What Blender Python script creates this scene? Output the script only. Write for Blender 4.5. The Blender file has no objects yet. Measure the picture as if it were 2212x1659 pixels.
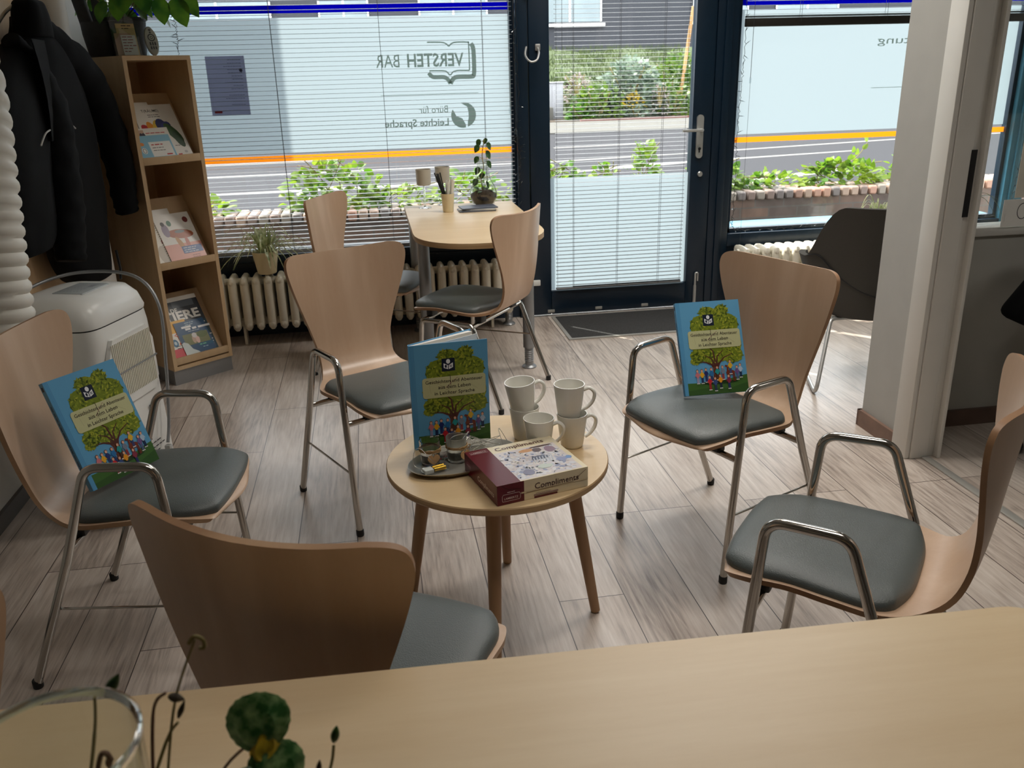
import bpy, bmesh, math, random
from mathutils import Vector, Matrix
PI = math.pi
C = bpy.context.scene.collection
random.seed(7)

# ------------------------------------------------------------------ camera, sky, sun, exposure
def make_camera():
    p, r, y = math.radians(20.007), math.radians(-1.548), math.radians(8.807)
    f = Vector((math.sin(y)*math.cos(p), math.cos(y)*math.cos(p), -math.sin(p)))
    rt = f.cross(Vector((0, 0, 1))).normalized(); up = rt.cross(f)
    r2 = rt*math.cos(r) + up*math.sin(r); u2 = -rt*math.sin(r) + up*math.cos(r)
    cd = bpy.data.cameras.new('camera'); cam = bpy.data.objects.new('camera', cd); C.objects.link(cam)
    m = Matrix((r2, u2, -f)).transposed().to_4x4(); m.translation = Vector((0, 0, 1.46))
    cam.matrix_world = m
    cd.sensor_fit = 'HORIZONTAL'; cd.sensor_width = 36.0; cd.lens = 1867.03/2212*36.0
    cd.clip_start = 0.02; cd.clip_end = 300
    cd.dof.use_dof = True; cd.dof.focus_distance = 2.4; cd.dof.aperture_fstop = 9.0
    bpy.context.scene.camera = cam
make_camera()

SC = bpy.context.scene
SC.view_settings.view_transform = 'Standard'; SC.view_settings.look = 'None'
SC.view_settings.gamma = 1.0; SC.view_settings.use_curve_mapping = False
SC.view_settings.exposure = 1.25
SC.cycles.use_denoising = True
SC.cycles.max_bounces = 10; SC.cycles.diffuse_bounces = 5; SC.cycles.glossy_bounces = 4
SC.cycles.transmission_bounces = 8; SC.cycles.transparent_max_bounces = 24
SC.cycles.caustics_reflective = False; SC.cycles.caustics_refractive = False
SC.cycles.sample_clamp_indirect = 6.0

W = bpy.data.worlds.new('daylight'); SC.world = W; W.use_nodes = True
bg = W.node_tree.nodes['Background']
bg.inputs[0].default_value = (0.94, 0.965, 1.0, 1); bg.inputs[1].default_value = 2.3

def light(name, kind, loc, rot, energy, col=(1, 1, 1), **kw):
    l = bpy.data.lights.new(name, kind); l.energy = energy; l.color = col
    for k, v in kw.items(): setattr(l, k, v)
    o = bpy.data.objects.new(name, l); C.objects.link(o); o.location = loc; o.rotation_euler = rot
    return o
# sun stands high over the street, from the left
sd = Vector((0.45, -0.50, -0.80)).normalized()
so = light('sun', 'SUN', (3, 12, 14), (0, 0, 0), 5.0, (1.0, 0.95, 0.86), angle=0.01)
so.rotation_euler = sd.to_track_quat('-Z', 'Y').to_euler()

# unseen fill lights added under the ceiling to brighten the room
for lx, ly, le in ((1.4, 4.3, 8.0), (1.35, 3.0, 8.0), (0.75, 1.3, 3.9)):
    light('fill_light', 'AREA', (lx, ly, 2.72), (0, 0, 0), le, (1.0, 0.95, 0.88), shape='RECTANGLE', size=1.3, size_y=0.35, spread=math.radians(125))
light('fill_light', 'AREA', (3.4, 1.2, 2.72), (0, 0, 0), 5, (1.0, 0.95, 0.88), shape='RECTANGLE', size=1.0, size_y=0.35)  # added fill, no fixture: lifts the dark side room

# ------------------------------------------------------------------ helpers
def lin(c):
    return tuple((x/255/12.92 if x/255 <= 0.04045 else ((x/255+0.055)/1.055)**2.4) for x in c)

class MB:
    """collects shapes, then links them as ONE mesh object"""
    def __init__(s): s.v = []; s.f = []; s.mi = []; s.col = []; s.M = None
    def add(s, vs, fs, m=0, col=None):
        b = len(s.v)
        for v in vs:
            v = Vector(v)
            s.v.append(s.M @ v if s.M is not None else v)
        for f in fs:
            s.f.append([b+i for i in f]); s.mi.append(m); s.col.append(col)
        return s
    def box(s, c, d, m=0, bev=0.0, R=None, col=None, seg=2):
        bm = bmesh.new(); bmesh.ops.create_cube(bm, size=1.0)
        for v in bm.verts: v.co = Vector((v.co.x*d[0], v.co.y*d[1], v.co.z*d[2]))
        if bev > 0: bmesh.ops.bevel(bm, geom=list(bm.edges), offset=bev, segments=seg, affect='EDGES', profile=0.5)
        vs = [(R @ v.co if R is not None else v.co) + Vector(c) for v in bm.verts]
        fs = [[v.index for v in f.verts] for f in bm.faces]; bm.free()
        return s.add(vs, fs, m, col)
    def sheet(s, x0, x1, z0, z1, y, m=0):
        return s.add([(x0, y, z0), (x1, y, z0), (x1, y, z1), (x0, y, z1)], [[0, 1, 2, 3]], m)
    def b2(s, a, b, m=0, bev=0.0, col=None):
        return s.box([(a[i]+b[i])/2 for i in range(3)], [abs(b[i]-a[i]) for i in range(3)], m, bev, None, col)
    def tube(s, pts, r, n=10, closed=False, m=0, col=None, caps=True):
        P = [Vector(p) for p in pts]; k = len(P); rr = r if isinstance(r, (list, tuple)) else [r]*k
        T = []
        for i in range(k):
            if closed: t = P[(i+1) % k]-P[i-1]
            else: t = P[min(i+1, k-1)]-P[max(i-1, 0)]
            T.append(t.normalized() if t.length > 1e-9 else Vector((0, 0, 1)))
        up = Vector((0, 0, 1)) if abs(T[0].z) < 0.9 else Vector((1, 0, 0))
        nrm = (up - T[0]*up.dot(T[0])).normalized(); vs = []
        for i in range(k):
            nrm = (nrm - T[i]*nrm.dot(T[i])); nrm = nrm.normalized() if nrm.length > 1e-6 else T[i].orthogonal().normalized()
            bn = T[i].cross(nrm)
            for j in range(n):
                a = 2*PI*j/n; vs.append(P[i] + (nrm*math.cos(a) + bn*math.sin(a))*rr[i])
        fs = []
        for i in range(k if closed else k-1):
            for j in range(n):
                a, b = i*n+j, i*n+(j+1) % n; i2 = (i+1) % k
                fs.append([a, b, i2*n+(j+1) % n, i2*n+j])
        if not closed and caps: fs += [list(range(n))[::-1], [(k-1)*n+j for j in range(n)]]
        return s.add(vs, fs, m, col)
    def lathe(s, prof, c=(0, 0, 0), n=32, m=0, col=None, sx=1.0, sy=1.0, caps=True):
        vs = []; fs = []; k = len(prof)
        for r, z in prof:
            for j in range(n):
                a = 2*PI*j/n; vs.append((c[0]+r*sx*math.cos(a), c[1]+r*sy*math.sin(a), c[2]+z))
        for i in range(k-1):
            for j in range(n):
                fs.append([i*n+j, i*n+(j+1) % n, (i+1)*n+(j+1) % n, (i+1)*n+j])
        if caps and prof[0][0] > 1e-5: fs.append(list(range(n))[::-1])
        if caps and prof[-1][0] > 1e-5: fs.append([(k-1)*n+j for j in range(n)])
        return s.add(vs, fs, m, col)
    def rings(s, R, m=0, close=True, col=None):
        """loft of closed rings with the same number of points"""
        n = len(R[0]); vs = [p for r in R for p in r]; fs = []
        for i in range(len(R)-1):
            for j in range(n): fs.append([i*n+j, i*n+(j+1) % n, (i+1)*n+(j+1) % n, (i+1)*n+j])
        if close: fs += [list(range(n))[::-1], [(len(R)-1)*n+j for j in range(n)]]
        return s.add(vs, fs, m, col)
    def prism(s, poly, z0, z1, m=0, mside=None, col=None):
        n = len(poly); vs = [(x, y, z0) for x, y in poly] + [(x, y, z1) for x, y in poly]
        s.add(vs, [list(range(n))[::-1], [n+i for i in range(n)]], m, col)
        return s.add(vs, [[i, (i+1) % n, n+(i+1) % n, n+i] for i in range(n)], m if mside is None else mside, col)
    def grid(s, fn, nu, nv, m=0, col=None):
        vs = [fn(i/nu, j/nv) for j in range(nv+1) for i in range(nu+1)]
        fs = [[j*(nu+1)+i, j*(nu+1)+i+1, (j+1)*(nu+1)+i+1, (j+1)*(nu+1)+i] for j in range(nv) for i in range(nu)]
        return s.add(vs, fs, m, col)
    def build(s, name, mats, parent=None, angle=38, smooth=True):
        me = bpy.data.meshes.new(name)
        me.from_pydata([tuple(v) for v in s.v], [], s.f)
        if not isinstance(mats, (list, tuple)): mats = [mats]
        for mt in mats: me.materials.append(mt)
        me.polygons.foreach_set('material_index', s.mi)
        if any(c is not None for c in s.col):
            at = me.color_attributes.new('Col', 'FLOAT_COLOR', 'CORNER')
            buf = []
            for f, c in zip(s.f, s.col):
                c = c or (0.8, 0.8, 0.8)
                buf += [c[0], c[1], c[2], 1.0]*len(f)
            at.data.foreach_set('color', buf)
        if smooth:
            me.polygons.foreach_set('use_smooth', [True]*len(s.f))
        me.update()
        if smooth and angle < 180: me.set_sharp_from_angle(angle=math.radians(angle))
        o = bpy.data.objects.new(name, me); C.objects.link(o)
        if parent is not None: o.parent = parent
        return o

def tag(o, label=None, cat=None, group=None, kind=None):
    if label: o['label'] = label
    if cat: o['category'] = cat
    if group: o['group'] = group
    if kind: o['kind'] = kind
    return o
def thing(name, label, cat, loc=(0, 0, 0), rz=0.0, group=None, kind=None):
    o = bpy.data.objects.new(name, None); C.objects.link(o); o.empty_display_size = 0.1
    o.location = loc; o.rotation_euler = (0, 0, rz)
    return tag(o, label, cat, group, kind)
def kids(o): return [c for c in bpy.data.objects if c.parent == o]
def dup(root, loc, rz, label, group=None):
    r = root.copy(); C.objects.link(r); r.location = loc; r.rotation_euler = (0, 0, rz); r['label'] = label
    if group: r['group'] = group
    for ch in kids(root):
        c = ch.copy(); C.objects.link(c); c.parent = r
        for g in kids(ch):
            d = g.copy(); C.objects.link(d); d.parent = c
    return r
def struct(o): o['kind'] = 'structure'; return o

def fillet(pts, r, n=6):
    P = [Vector(p) for p in pts]; out = [P[0]]
    for i in range(1, len(P)-1):
        a, b, c = P[i-1], P[i], P[i+1]; d1 = (a-b).normalized(); d2 = (c-b).normalized()
        ang = d1.angle(d2)
        if ang > PI-0.02: out.append(b); continue
        t = min(r/math.tan(ang/2), (a-b).length*0.48, (c-b).length*0.48)
        p1 = b+d1*t; p2 = b+d2*t
        for k in range(n+1):
            u = k/n; out.append((p1*(1-u)+b*u)*(1-u) + (b*(1-u)+p2*u)*u)
    out.append(P[-1]); return out
def spline(pts, per=8):
    P = [Vector(p) for p in pts]; out = []
    for i in range(len(P)-1):
        p0, p1, p2, p3 = P[max(i-1, 0)], P[i], P[i+1], P[min(i+2, len(P)-1)]
        for k in range(per):
            t = k/per
            out.append(0.5*((2*p1)+(p2-p0)*t+(2*p0-5*p1+4*p2-p3)*t*t+(3*p1-p0-3*p2+p3)*t*t*t))
    out.append(P[-1]); return out
def interp(tab, t):
    """tab rows of equal length, catmull at t in 0..len-1"""
    i = max(0, min(int(t), len(tab)-2)); u = t-i
    p0, p1, p2, p3 = tab[max(i-1, 0)], tab[i], tab[i+1], tab[min(i+2, len(tab)-1)]
    return [0.5*((2*b)+(c-a)*u+(2*a-5*b+4*c-d)*u*u+(3*b-a-3*c+d)*u**3) for a, b, c, d in zip(p0, p1, p2, p3)]

# ------------------------------------------------------------------ materials
def mk(name):
    m = bpy.data.materials.new(name); m.use_nodes = True; nt = m.node_tree
    return m, nt, nt.nodes['Principled BSDF']
def plain(name, rgb, rough=0.5, metal=0.0, var=0.06, scale=9.0, bump=0.0, bscale=200.0, spec=None, coat=0.0):
    """painted / plastic / metal with a faint procedural unevenness"""
    m, nt, b = mk(name); L = nt.links
    tc = nt.nodes.new('ShaderNodeTexCoord')
    no = nt.nodes.new('ShaderNodeTexNoise'); no.inputs['Scale'].default_value = scale; no.inputs['Detail'].default_value = 4
    L.new(tc.outputs['Object'], no.inputs['Vector'])
    r = nt.nodes.new('ShaderNodeValToRGB'); c = lin(rgb)
    r.color_ramp.elements[0].position = 0.3; r.color_ramp.elements[1].position = 0.7
    r.color_ramp.elements[0].color = tuple(x*(1-var) for x in c)+(1,); r.color_ramp.elements[1].color = tuple(min(1, x*(1+var)) for x in c)+(1,)
    L.new(no.outputs['Fac'], r.inputs['Fac']); L.new(r.outputs['Color'], b.inputs['Base Color'])
    b.inputs['Roughness'].default_value = rough; b.inputs['Metallic'].default_value = metal
    if spec is not None: b.inputs['Specular IOR Level'].default_value = spec
    if coat: b.inputs['Coat Weight'].default_value = coat; b.inputs['Coat Roughness'].default_value = 0.15
    if bump:
        n2 = nt.nodes.new('ShaderNodeTexNoise'); n2.inputs['Scale'].default_value = bscale; n2.inputs['Detail'].default_value = 3
        L.new(tc.outputs['Object'], n2.inputs['Vector'])
        bp = nt.nodes.new('ShaderNodeBump'); bp.inputs['Strength'].default_value = bump; bp.inputs['Distance'].default_value = 0.004
        L.new(n2.outputs['Fac'], bp.inputs['Height']); L.new(bp.outputs['Normal'], b.inputs['Normal'])
    return m
def wood(name, ca, cb, stretch=(14, 14, 1.6), rough=0.42, rings=2.2, coat=0.0, fine=0.35, spec=0.5):
    """veneer: long stretched grain in object space"""
    m, nt, b = mk(name); L = nt.links
    tc = nt.nodes.new('ShaderNodeTexCoord'); mp = nt.nodes.new('ShaderNodeMapping')
    mp.inputs['Scale'].default_value = stretch; L.new(tc.outputs['Object'], mp.inputs['Vector'])
    n1 = nt.nodes.new('ShaderNodeTexNoise'); n1.inputs['Scale'].default_value = 0.55; n1.inputs['Detail'].default_value = 3; n1.inputs['Distortion'].default_value = 0.4
    L.new(mp.outputs['Vector'], n1.inputs['Vector'])
    n2 = nt.nodes.new('ShaderNodeTexNoise'); n2.inputs['Scale'].default_value = 6.0; n2.inputs['Detail'].default_value = 5; n2.inputs['Roughness'].default_value = 0.7
    L.new(mp.outputs['Vector'], n2.inputs['Vector'])
    w = nt.nodes.new('ShaderNodeMath'); w.operation = 'MULTIPLY'; w.inputs[1].default_value = rings*6.28
    L.new(n1.outputs['Fac'], w.inputs[0])
    sn = nt.nodes.new('ShaderNodeMath'); sn.operation = 'SINE'; L.new(w.outputs[0], sn.inputs[0])
    s2 = nt.nodes.new('ShaderNodeMath'); s2.operation = 'MULTIPLY_ADD'; s2.inputs[1].default_value = 0.28; s2.inputs[2].default_value = 0.5-0.5*fine
    L.new(sn.outputs[0], s2.inputs[0])
    ad = nt.nodes.new('ShaderNodeMath'); ad.operation = 'MULTIPLY_ADD'; ad.inputs[1].default_value = fine
    L.new(n2.outputs['Fac'], ad.inputs[0]); L.new(s2.outputs[0], ad.inputs[2])
    r = nt.nodes.new('ShaderNodeValToRGB'); r.color_ramp.elements[0].position = 0.15; r.color_ramp.elements[1].position = 0.85
    r.color_ramp.elements[0].color = lin(cb)+(1,); r.color_ramp.elements[1].color = lin(ca)+(1,)
    L.new(ad.outputs[0], r.inputs['Fac']); L.new(r.outputs['Color'], b.inputs['Base Color'])
    b.inputs['Roughness'].default_value = rough; b.inputs['Specular IOR Level'].default_value = spec
    if coat: b.inputs['Coat Weight'].default_value = coat; b.inputs['Coat Roughness'].default_value = 0.25
    return m
def printm(name, rough=0.35, spec=0.5):
    m, nt, b = mk(name); a = nt.nodes.new('ShaderNodeAttribute'); a.attribute_name = 'Col'
    nt.links.new(a.outputs['Color'], b.inputs['Base Color']); b.inputs['Roughness'].default_value = rough
    b.inputs['Specular IOR Level'].default_value = spec
    return m
def pane_glass(name, tint=(0.97, 0.985, 0.98), gloss=1.0):
    """thin flat pane: clear with a fresnel mirror share"""
    m, nt, b = mk(name); L = nt.links; nt.nodes.remove(b)
    out = nt.nodes['Material Output']; t = nt.nodes.new('ShaderNodeBsdfTransparent'); t.inputs[0].default_value = tint+(1,)
    g = nt.nodes.new('ShaderNodeBsdfGlossy'); g.inputs['Roughness'].default_value = 0.02
    lw = nt.nodes.new('ShaderNodeLayerWeight'); lw.inputs[0].default_value = 0.5
    pw = nt.nodes.new('ShaderNodeMath'); pw.operation = 'POWER'; pw.inputs[1].default_value = 5.0; L.new(lw.outputs['Facing'], pw.inputs[0])
    mu = nt.nodes.new('ShaderNodeMath'); mu.operation = 'MULTIPLY_ADD'; mu.inputs[1].default_value = 0.9*min(1, gloss); mu.inputs[2].default_value = 0.035*gloss; mu.use_clamp = True
    L.new(pw.outputs[0], mu.inputs[0])
    mx = nt.nodes.new('ShaderNodeMixShader'); L.new(mu.outputs[0], mx.inputs[0]); L.new(t.outputs[0], mx.inputs[1]); L.new(g.outputs[0], mx.inputs[2])
    L.new(mx.outputs[0], out.inputs[0]); return m
def film_mat(name, rgb=(0.80, 0.90, 0.95), through=0.06):
    """etched-look adhesive film: scatters light through"""
    m, nt, b = mk(name); L = nt.links; nt.nodes.remove(b); out = nt.nodes['Material Output']
    tr = nt.nodes.new('ShaderNodeBsdfTranslucent'); tr.inputs[0].default_value = rgb+(1,)
    df = nt.nodes.new('ShaderNodeBsdfDiffuse'); df.inputs[0].default_value = tuple(0.8*x for x in rgb)+(1,)
    tp = nt.nodes.new('ShaderNodeBsdfTransparent'); tp.inputs[0].default_value = rgb+(1,)
    m1 = nt.nodes.new('ShaderNodeMixShader'); m1.inputs[0].default_value = 0.25; L.new(tr.outputs[0], m1.inputs[1]); L.new(df.outputs[0], m1.inputs[2])
    m2 = nt.nodes.new('ShaderNodeMixShader'); m2.inputs[0].default_value = through; L.new(m1.outputs[0], m2.inputs[1]); L.new(tp.outputs[0], m2.inputs[2])
    L.new(m2.outputs[0], out.inputs[0]); return m
def leafm(name, ca, cb, trans=0.35, scale=14.0, rough=0.45):
    m, nt, b = mk(name); L = nt.links; out = nt.nodes['Material Output']
    tc = nt.nodes.new('ShaderNodeTexCoord'); no = nt.nodes.new('ShaderNodeTexNoise'); no.inputs['Scale'].default_value = scale
    L.new(tc.outputs['Object'], no.inputs['Vector'])
    r = nt.nodes.new('ShaderNodeValToRGB'); r.color_ramp.elements[0].position = 0.35; r.color_ramp.elements[1].position = 0.65
    r.color_ramp.elements[0].color = lin(ca)+(1,); r.color_ramp.elements[1].color = lin(cb)+(1,)
    L.new(no.outputs['Fac'], r.inputs['Fac']); L.new(r.outputs['Color'], b.inputs['Base Color']); b.inputs['Roughness'].default_value = rough
    tr = nt.nodes.new('ShaderNodeBsdfTranslucent'); L.new(r.outputs['Color'], tr.inputs[0])
    mx = nt.nodes.new('ShaderNodeMixShader'); mx.inputs[0].default_value = trans
    L.new(b.outputs[0], mx.inputs[1]); L.new(tr.outputs[0], mx.inputs[2]); L.new(mx.outputs[0], out.inputs[0]); return m
def glassm(name, col=(1, 1, 1), rough=0.0, ior=1.45):
    m, nt, b = mk(name); b.inputs['Base Color'].default_value = col+(1,); b.inputs['Transmission Weight'].default_value = 1.0
    b.inputs['Roughness'].default_value = rough; b.inputs['IOR'].default_value = ior; return m

def floor_mat():
    m, nt, b = mk('laminate_planks'); L = nt.links
    tc = nt.nodes.new('ShaderNodeTexCoord'); sp = nt.nodes.new('ShaderNodeSeparateXYZ'); L.new(tc.outputs['Object'], sp.inputs[0])
    cb = nt.nodes.new('ShaderNodeCombineXYZ'); L.new(sp.outputs['Y'], cb.inputs['X'])
    ax = nt.nodes.new('ShaderNodeMath'); ax.operation = 'ADD'; ax.inputs[1].default_value = 19.4-0.06; L.new(sp.outputs['X'], ax.inputs[0]); L.new(ax.outputs[0], cb.inputs['Y'])
    br = nt.nodes.new('ShaderNodeTexBrick'); br.offset = 0.37; br.offset_frequency = 3; br.squash = 1.0
    for k, v in dict(Scale=1.0).items(): br.inputs[k].default_value = v
    br.inputs['Mortar Size'].default_value = 0.0017; br.inputs['Mortar Smooth'].default_value = 0.3; br.inputs['Bias'].default_value = 0.0
    br.inputs['Brick Width'].default_value = 1.29; br.inputs['Row Height'].default_value = 0.194
    br.inputs['Color1'].default_value = (0, 0, 0, 1); br.inputs['Color2'].default_value = (1, 1, 1, 1); br.inputs['Mortar'].default_value = (0.5, 0.5, 0.5, 1)
    L.new(cb.outputs[0], br.inputs['Vector'])
    # per plank shift of the grain
    sc = nt.nodes.new('ShaderNodeVectorMath'); sc.operation = 'SCALE'; sc.inputs['Scale'].default_value = 23.0; L.new(br.outputs['Color'], sc.inputs[0])
    mp = nt.nodes.new('ShaderNodeMapping'); mp.inputs['Scale'].default_value = (16, 2.0, 1); L.new(tc.outputs['Object'], mp.inputs['Vector'])
    av = nt.nodes.new('ShaderNodeVectorMath'); av.operation = 'ADD'; L.new(mp.outputs[0], av.inputs[0]); L.new(sc.outputs[0], av.inputs[1])
    n1 = nt.nodes.new('ShaderNodeTexNoise'); n1.inputs['Scale'].default_value = 0.42; n1.inputs['Detail'].default_value = 2.5; n1.inputs['Distortion'].default_value = 0.9
    L.new(av.outputs[0], n1.inputs['Vector'])
    w = nt.nodes.new('ShaderNodeMath'); w.operation = 'MULTIPLY'; w.inputs[1].default_value = 62.0; L.new(n1.outputs['Fac'], w.inputs[0])
    sn = nt.nodes.new('ShaderNodeMath'); sn.operation = 'SINE'; L.new(w.outputs[0], sn.inputs[0])
    mp2 = nt.nodes.new('ShaderNodeMapping'); mp2.inputs['Scale'].default_value = (90, 5, 1); L.new(tc.outputs['Object'], mp2.inputs['Vector'])
    n2 = nt.nodes.new('ShaderNodeTexNoise'); n2.inputs['Scale'].default_value = 1.0; n2.inputs['Detail'].default_value = 6; n2.inputs['Roughness'].default_value = 0.65
    L.new(mp2.outputs[0], n2.inputs['Vector'])
    n3 = nt.nodes.new('ShaderNodeTexNoise'); n3.inputs['Scale'].default_value = 0.35; n3.inputs['Detail'].default_value = 3; L.new(av.outputs[0], n3.inputs['Vector'])
    a1 = nt.nodes.new('ShaderNodeMath'); a1.operation = 'MULTIPLY_ADD'; a1.inputs[1].default_value = 0.055; L.new(sn.outputs[0], a1.inputs[0]); L.new(n2.outputs['Fac'], a1.inputs[2])
    a2 = nt.nodes.new('ShaderNodeMath'); a2.operation = 'MULTIPLY_ADD'; a2.inputs[1].default_value = 0.9; L.new(n3.outputs['Fac'], a2.inputs[0]); L.new(a1.outputs[0], a2.inputs[2])
    sb = nt.nodes.new('ShaderNodeSeparateColor'); L.new(br.outputs['Color'], sb.inputs[0])
    a3 = nt.nodes.new('ShaderNodeMath'); a3.operation = 'MULTIPLY_ADD'; a3.inputs[1].default_value = 0.16; L.new(sb.outputs[0], a3.inputs[0]); L.new(a2.outputs[0], a3.inputs[2])
    r = nt.nodes.new('ShaderNodeValToRGB'); e = r.color_ramp.elements; e[0].position = 0.62; e[1].position = 1.42
    mr = nt.nodes.new('ShaderNodeMapRange'); mr.inputs['From Min'].default_value = 0.62; mr.inputs['From Max'].default_value = 1.46; L.new(a3.outputs[0], mr.inputs[0])
    e[0].position = 0.0; e[1].position = 1.0
    e[0].color = lin((112, 98, 89))+(1,); e[1].color = lin((216, 207, 198))+(1,)
    x = e.new(0.45); x.color = lin((182, 169, 158))+(1,)
    L.new(mr.outputs[0], r.inputs['Fac'])
    mx = nt.nodes.new('ShaderNodeMix'); mx.data_type = 'RGBA'; mx.inputs['B'].default_value = lin((58, 46, 42))+(1,)
    L.new(br.outputs['Fac'], mx.inputs['Factor']); L.new(r.outputs['Color'], mx.inputs['A']); L.new(mx.outputs['Result'], b.inputs['Base Color'])
    b.inputs['Roughness'].default_value = 0.32; b.inputs['Specular IOR Level'].default_value = 1.0
    bp = nt.nodes.new('ShaderNodeBump'); bp.inputs['Strength'].default_value = 0.12; bp.inputs['Distance'].default_value = 0.002
    L.new(n2.outputs['Fac'], bp.inputs['Height']); L.new(bp.outputs['Normal'], b.inputs['Normal'])
    return m
def brick_mat():
    m, nt, b = mk('old_brick'); L = nt.links
    tc = nt.nodes.new('ShaderNodeTexCoord'); sp = nt.nodes.new('ShaderNodeSeparateXYZ'); L.new(tc.outputs['Object'], sp.inputs[0])
    cb = nt.nodes.new('ShaderNodeCombineXYZ'); L.new(sp.outputs['X'], cb.inputs['X']); L.new(sp.outputs['Z'], cb.inputs['Y'])
    br = nt.nodes.new('ShaderNodeTexBrick'); br.inputs['Scale'].default_value = 1.0; br.inputs['Mortar Size'].default_value = 0.006
    br.inputs['Brick Width'].default_value = 0.25; br.inputs['Row Height'].default_value = 0.083
    br.inputs['Color1'].default_value = lin((126, 100, 86))+(1,); br.inputs['Color2'].default_value = lin((96, 85, 80))+(1,); br.inputs['Mortar'].default_value = lin((104, 98, 92))+(1,)
    L.new(cb.outputs[0], br.inputs['Vector'])
    no = nt.nodes.new('ShaderNodeTexNoise'); no.inputs['Scale'].default_value = 9; no.inputs['Detail'].default_value = 6; L.new(tc.outputs['Object'], no.inputs['Vector'])
    mx = nt.nodes.new('ShaderNodeMix'); mx.data_type = 'RGBA'; mx.blend_type = 'MULTIPLY'; mx.inputs['Factor'].default_value = 0.7
    r = nt.nodes.new('ShaderNodeValToRGB'); r.color_ramp.elements[0].position = 0.3; r.color_ramp.elements[0].color = (0.5, 0.5, 0.5, 1); r.color_ramp.elements[1].position = 0.7
    L.new(no.outputs['Fac'], r.inputs['Fac']); L.new(br.outputs['Color'], mx.inputs['A']); L.new(r.outputs['Color'], mx.inputs['B']); L.new(mx.outputs['Result'], b.inputs['Base Color'])
    b.inputs['Roughness'].default_value = 0.9; return m

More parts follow.
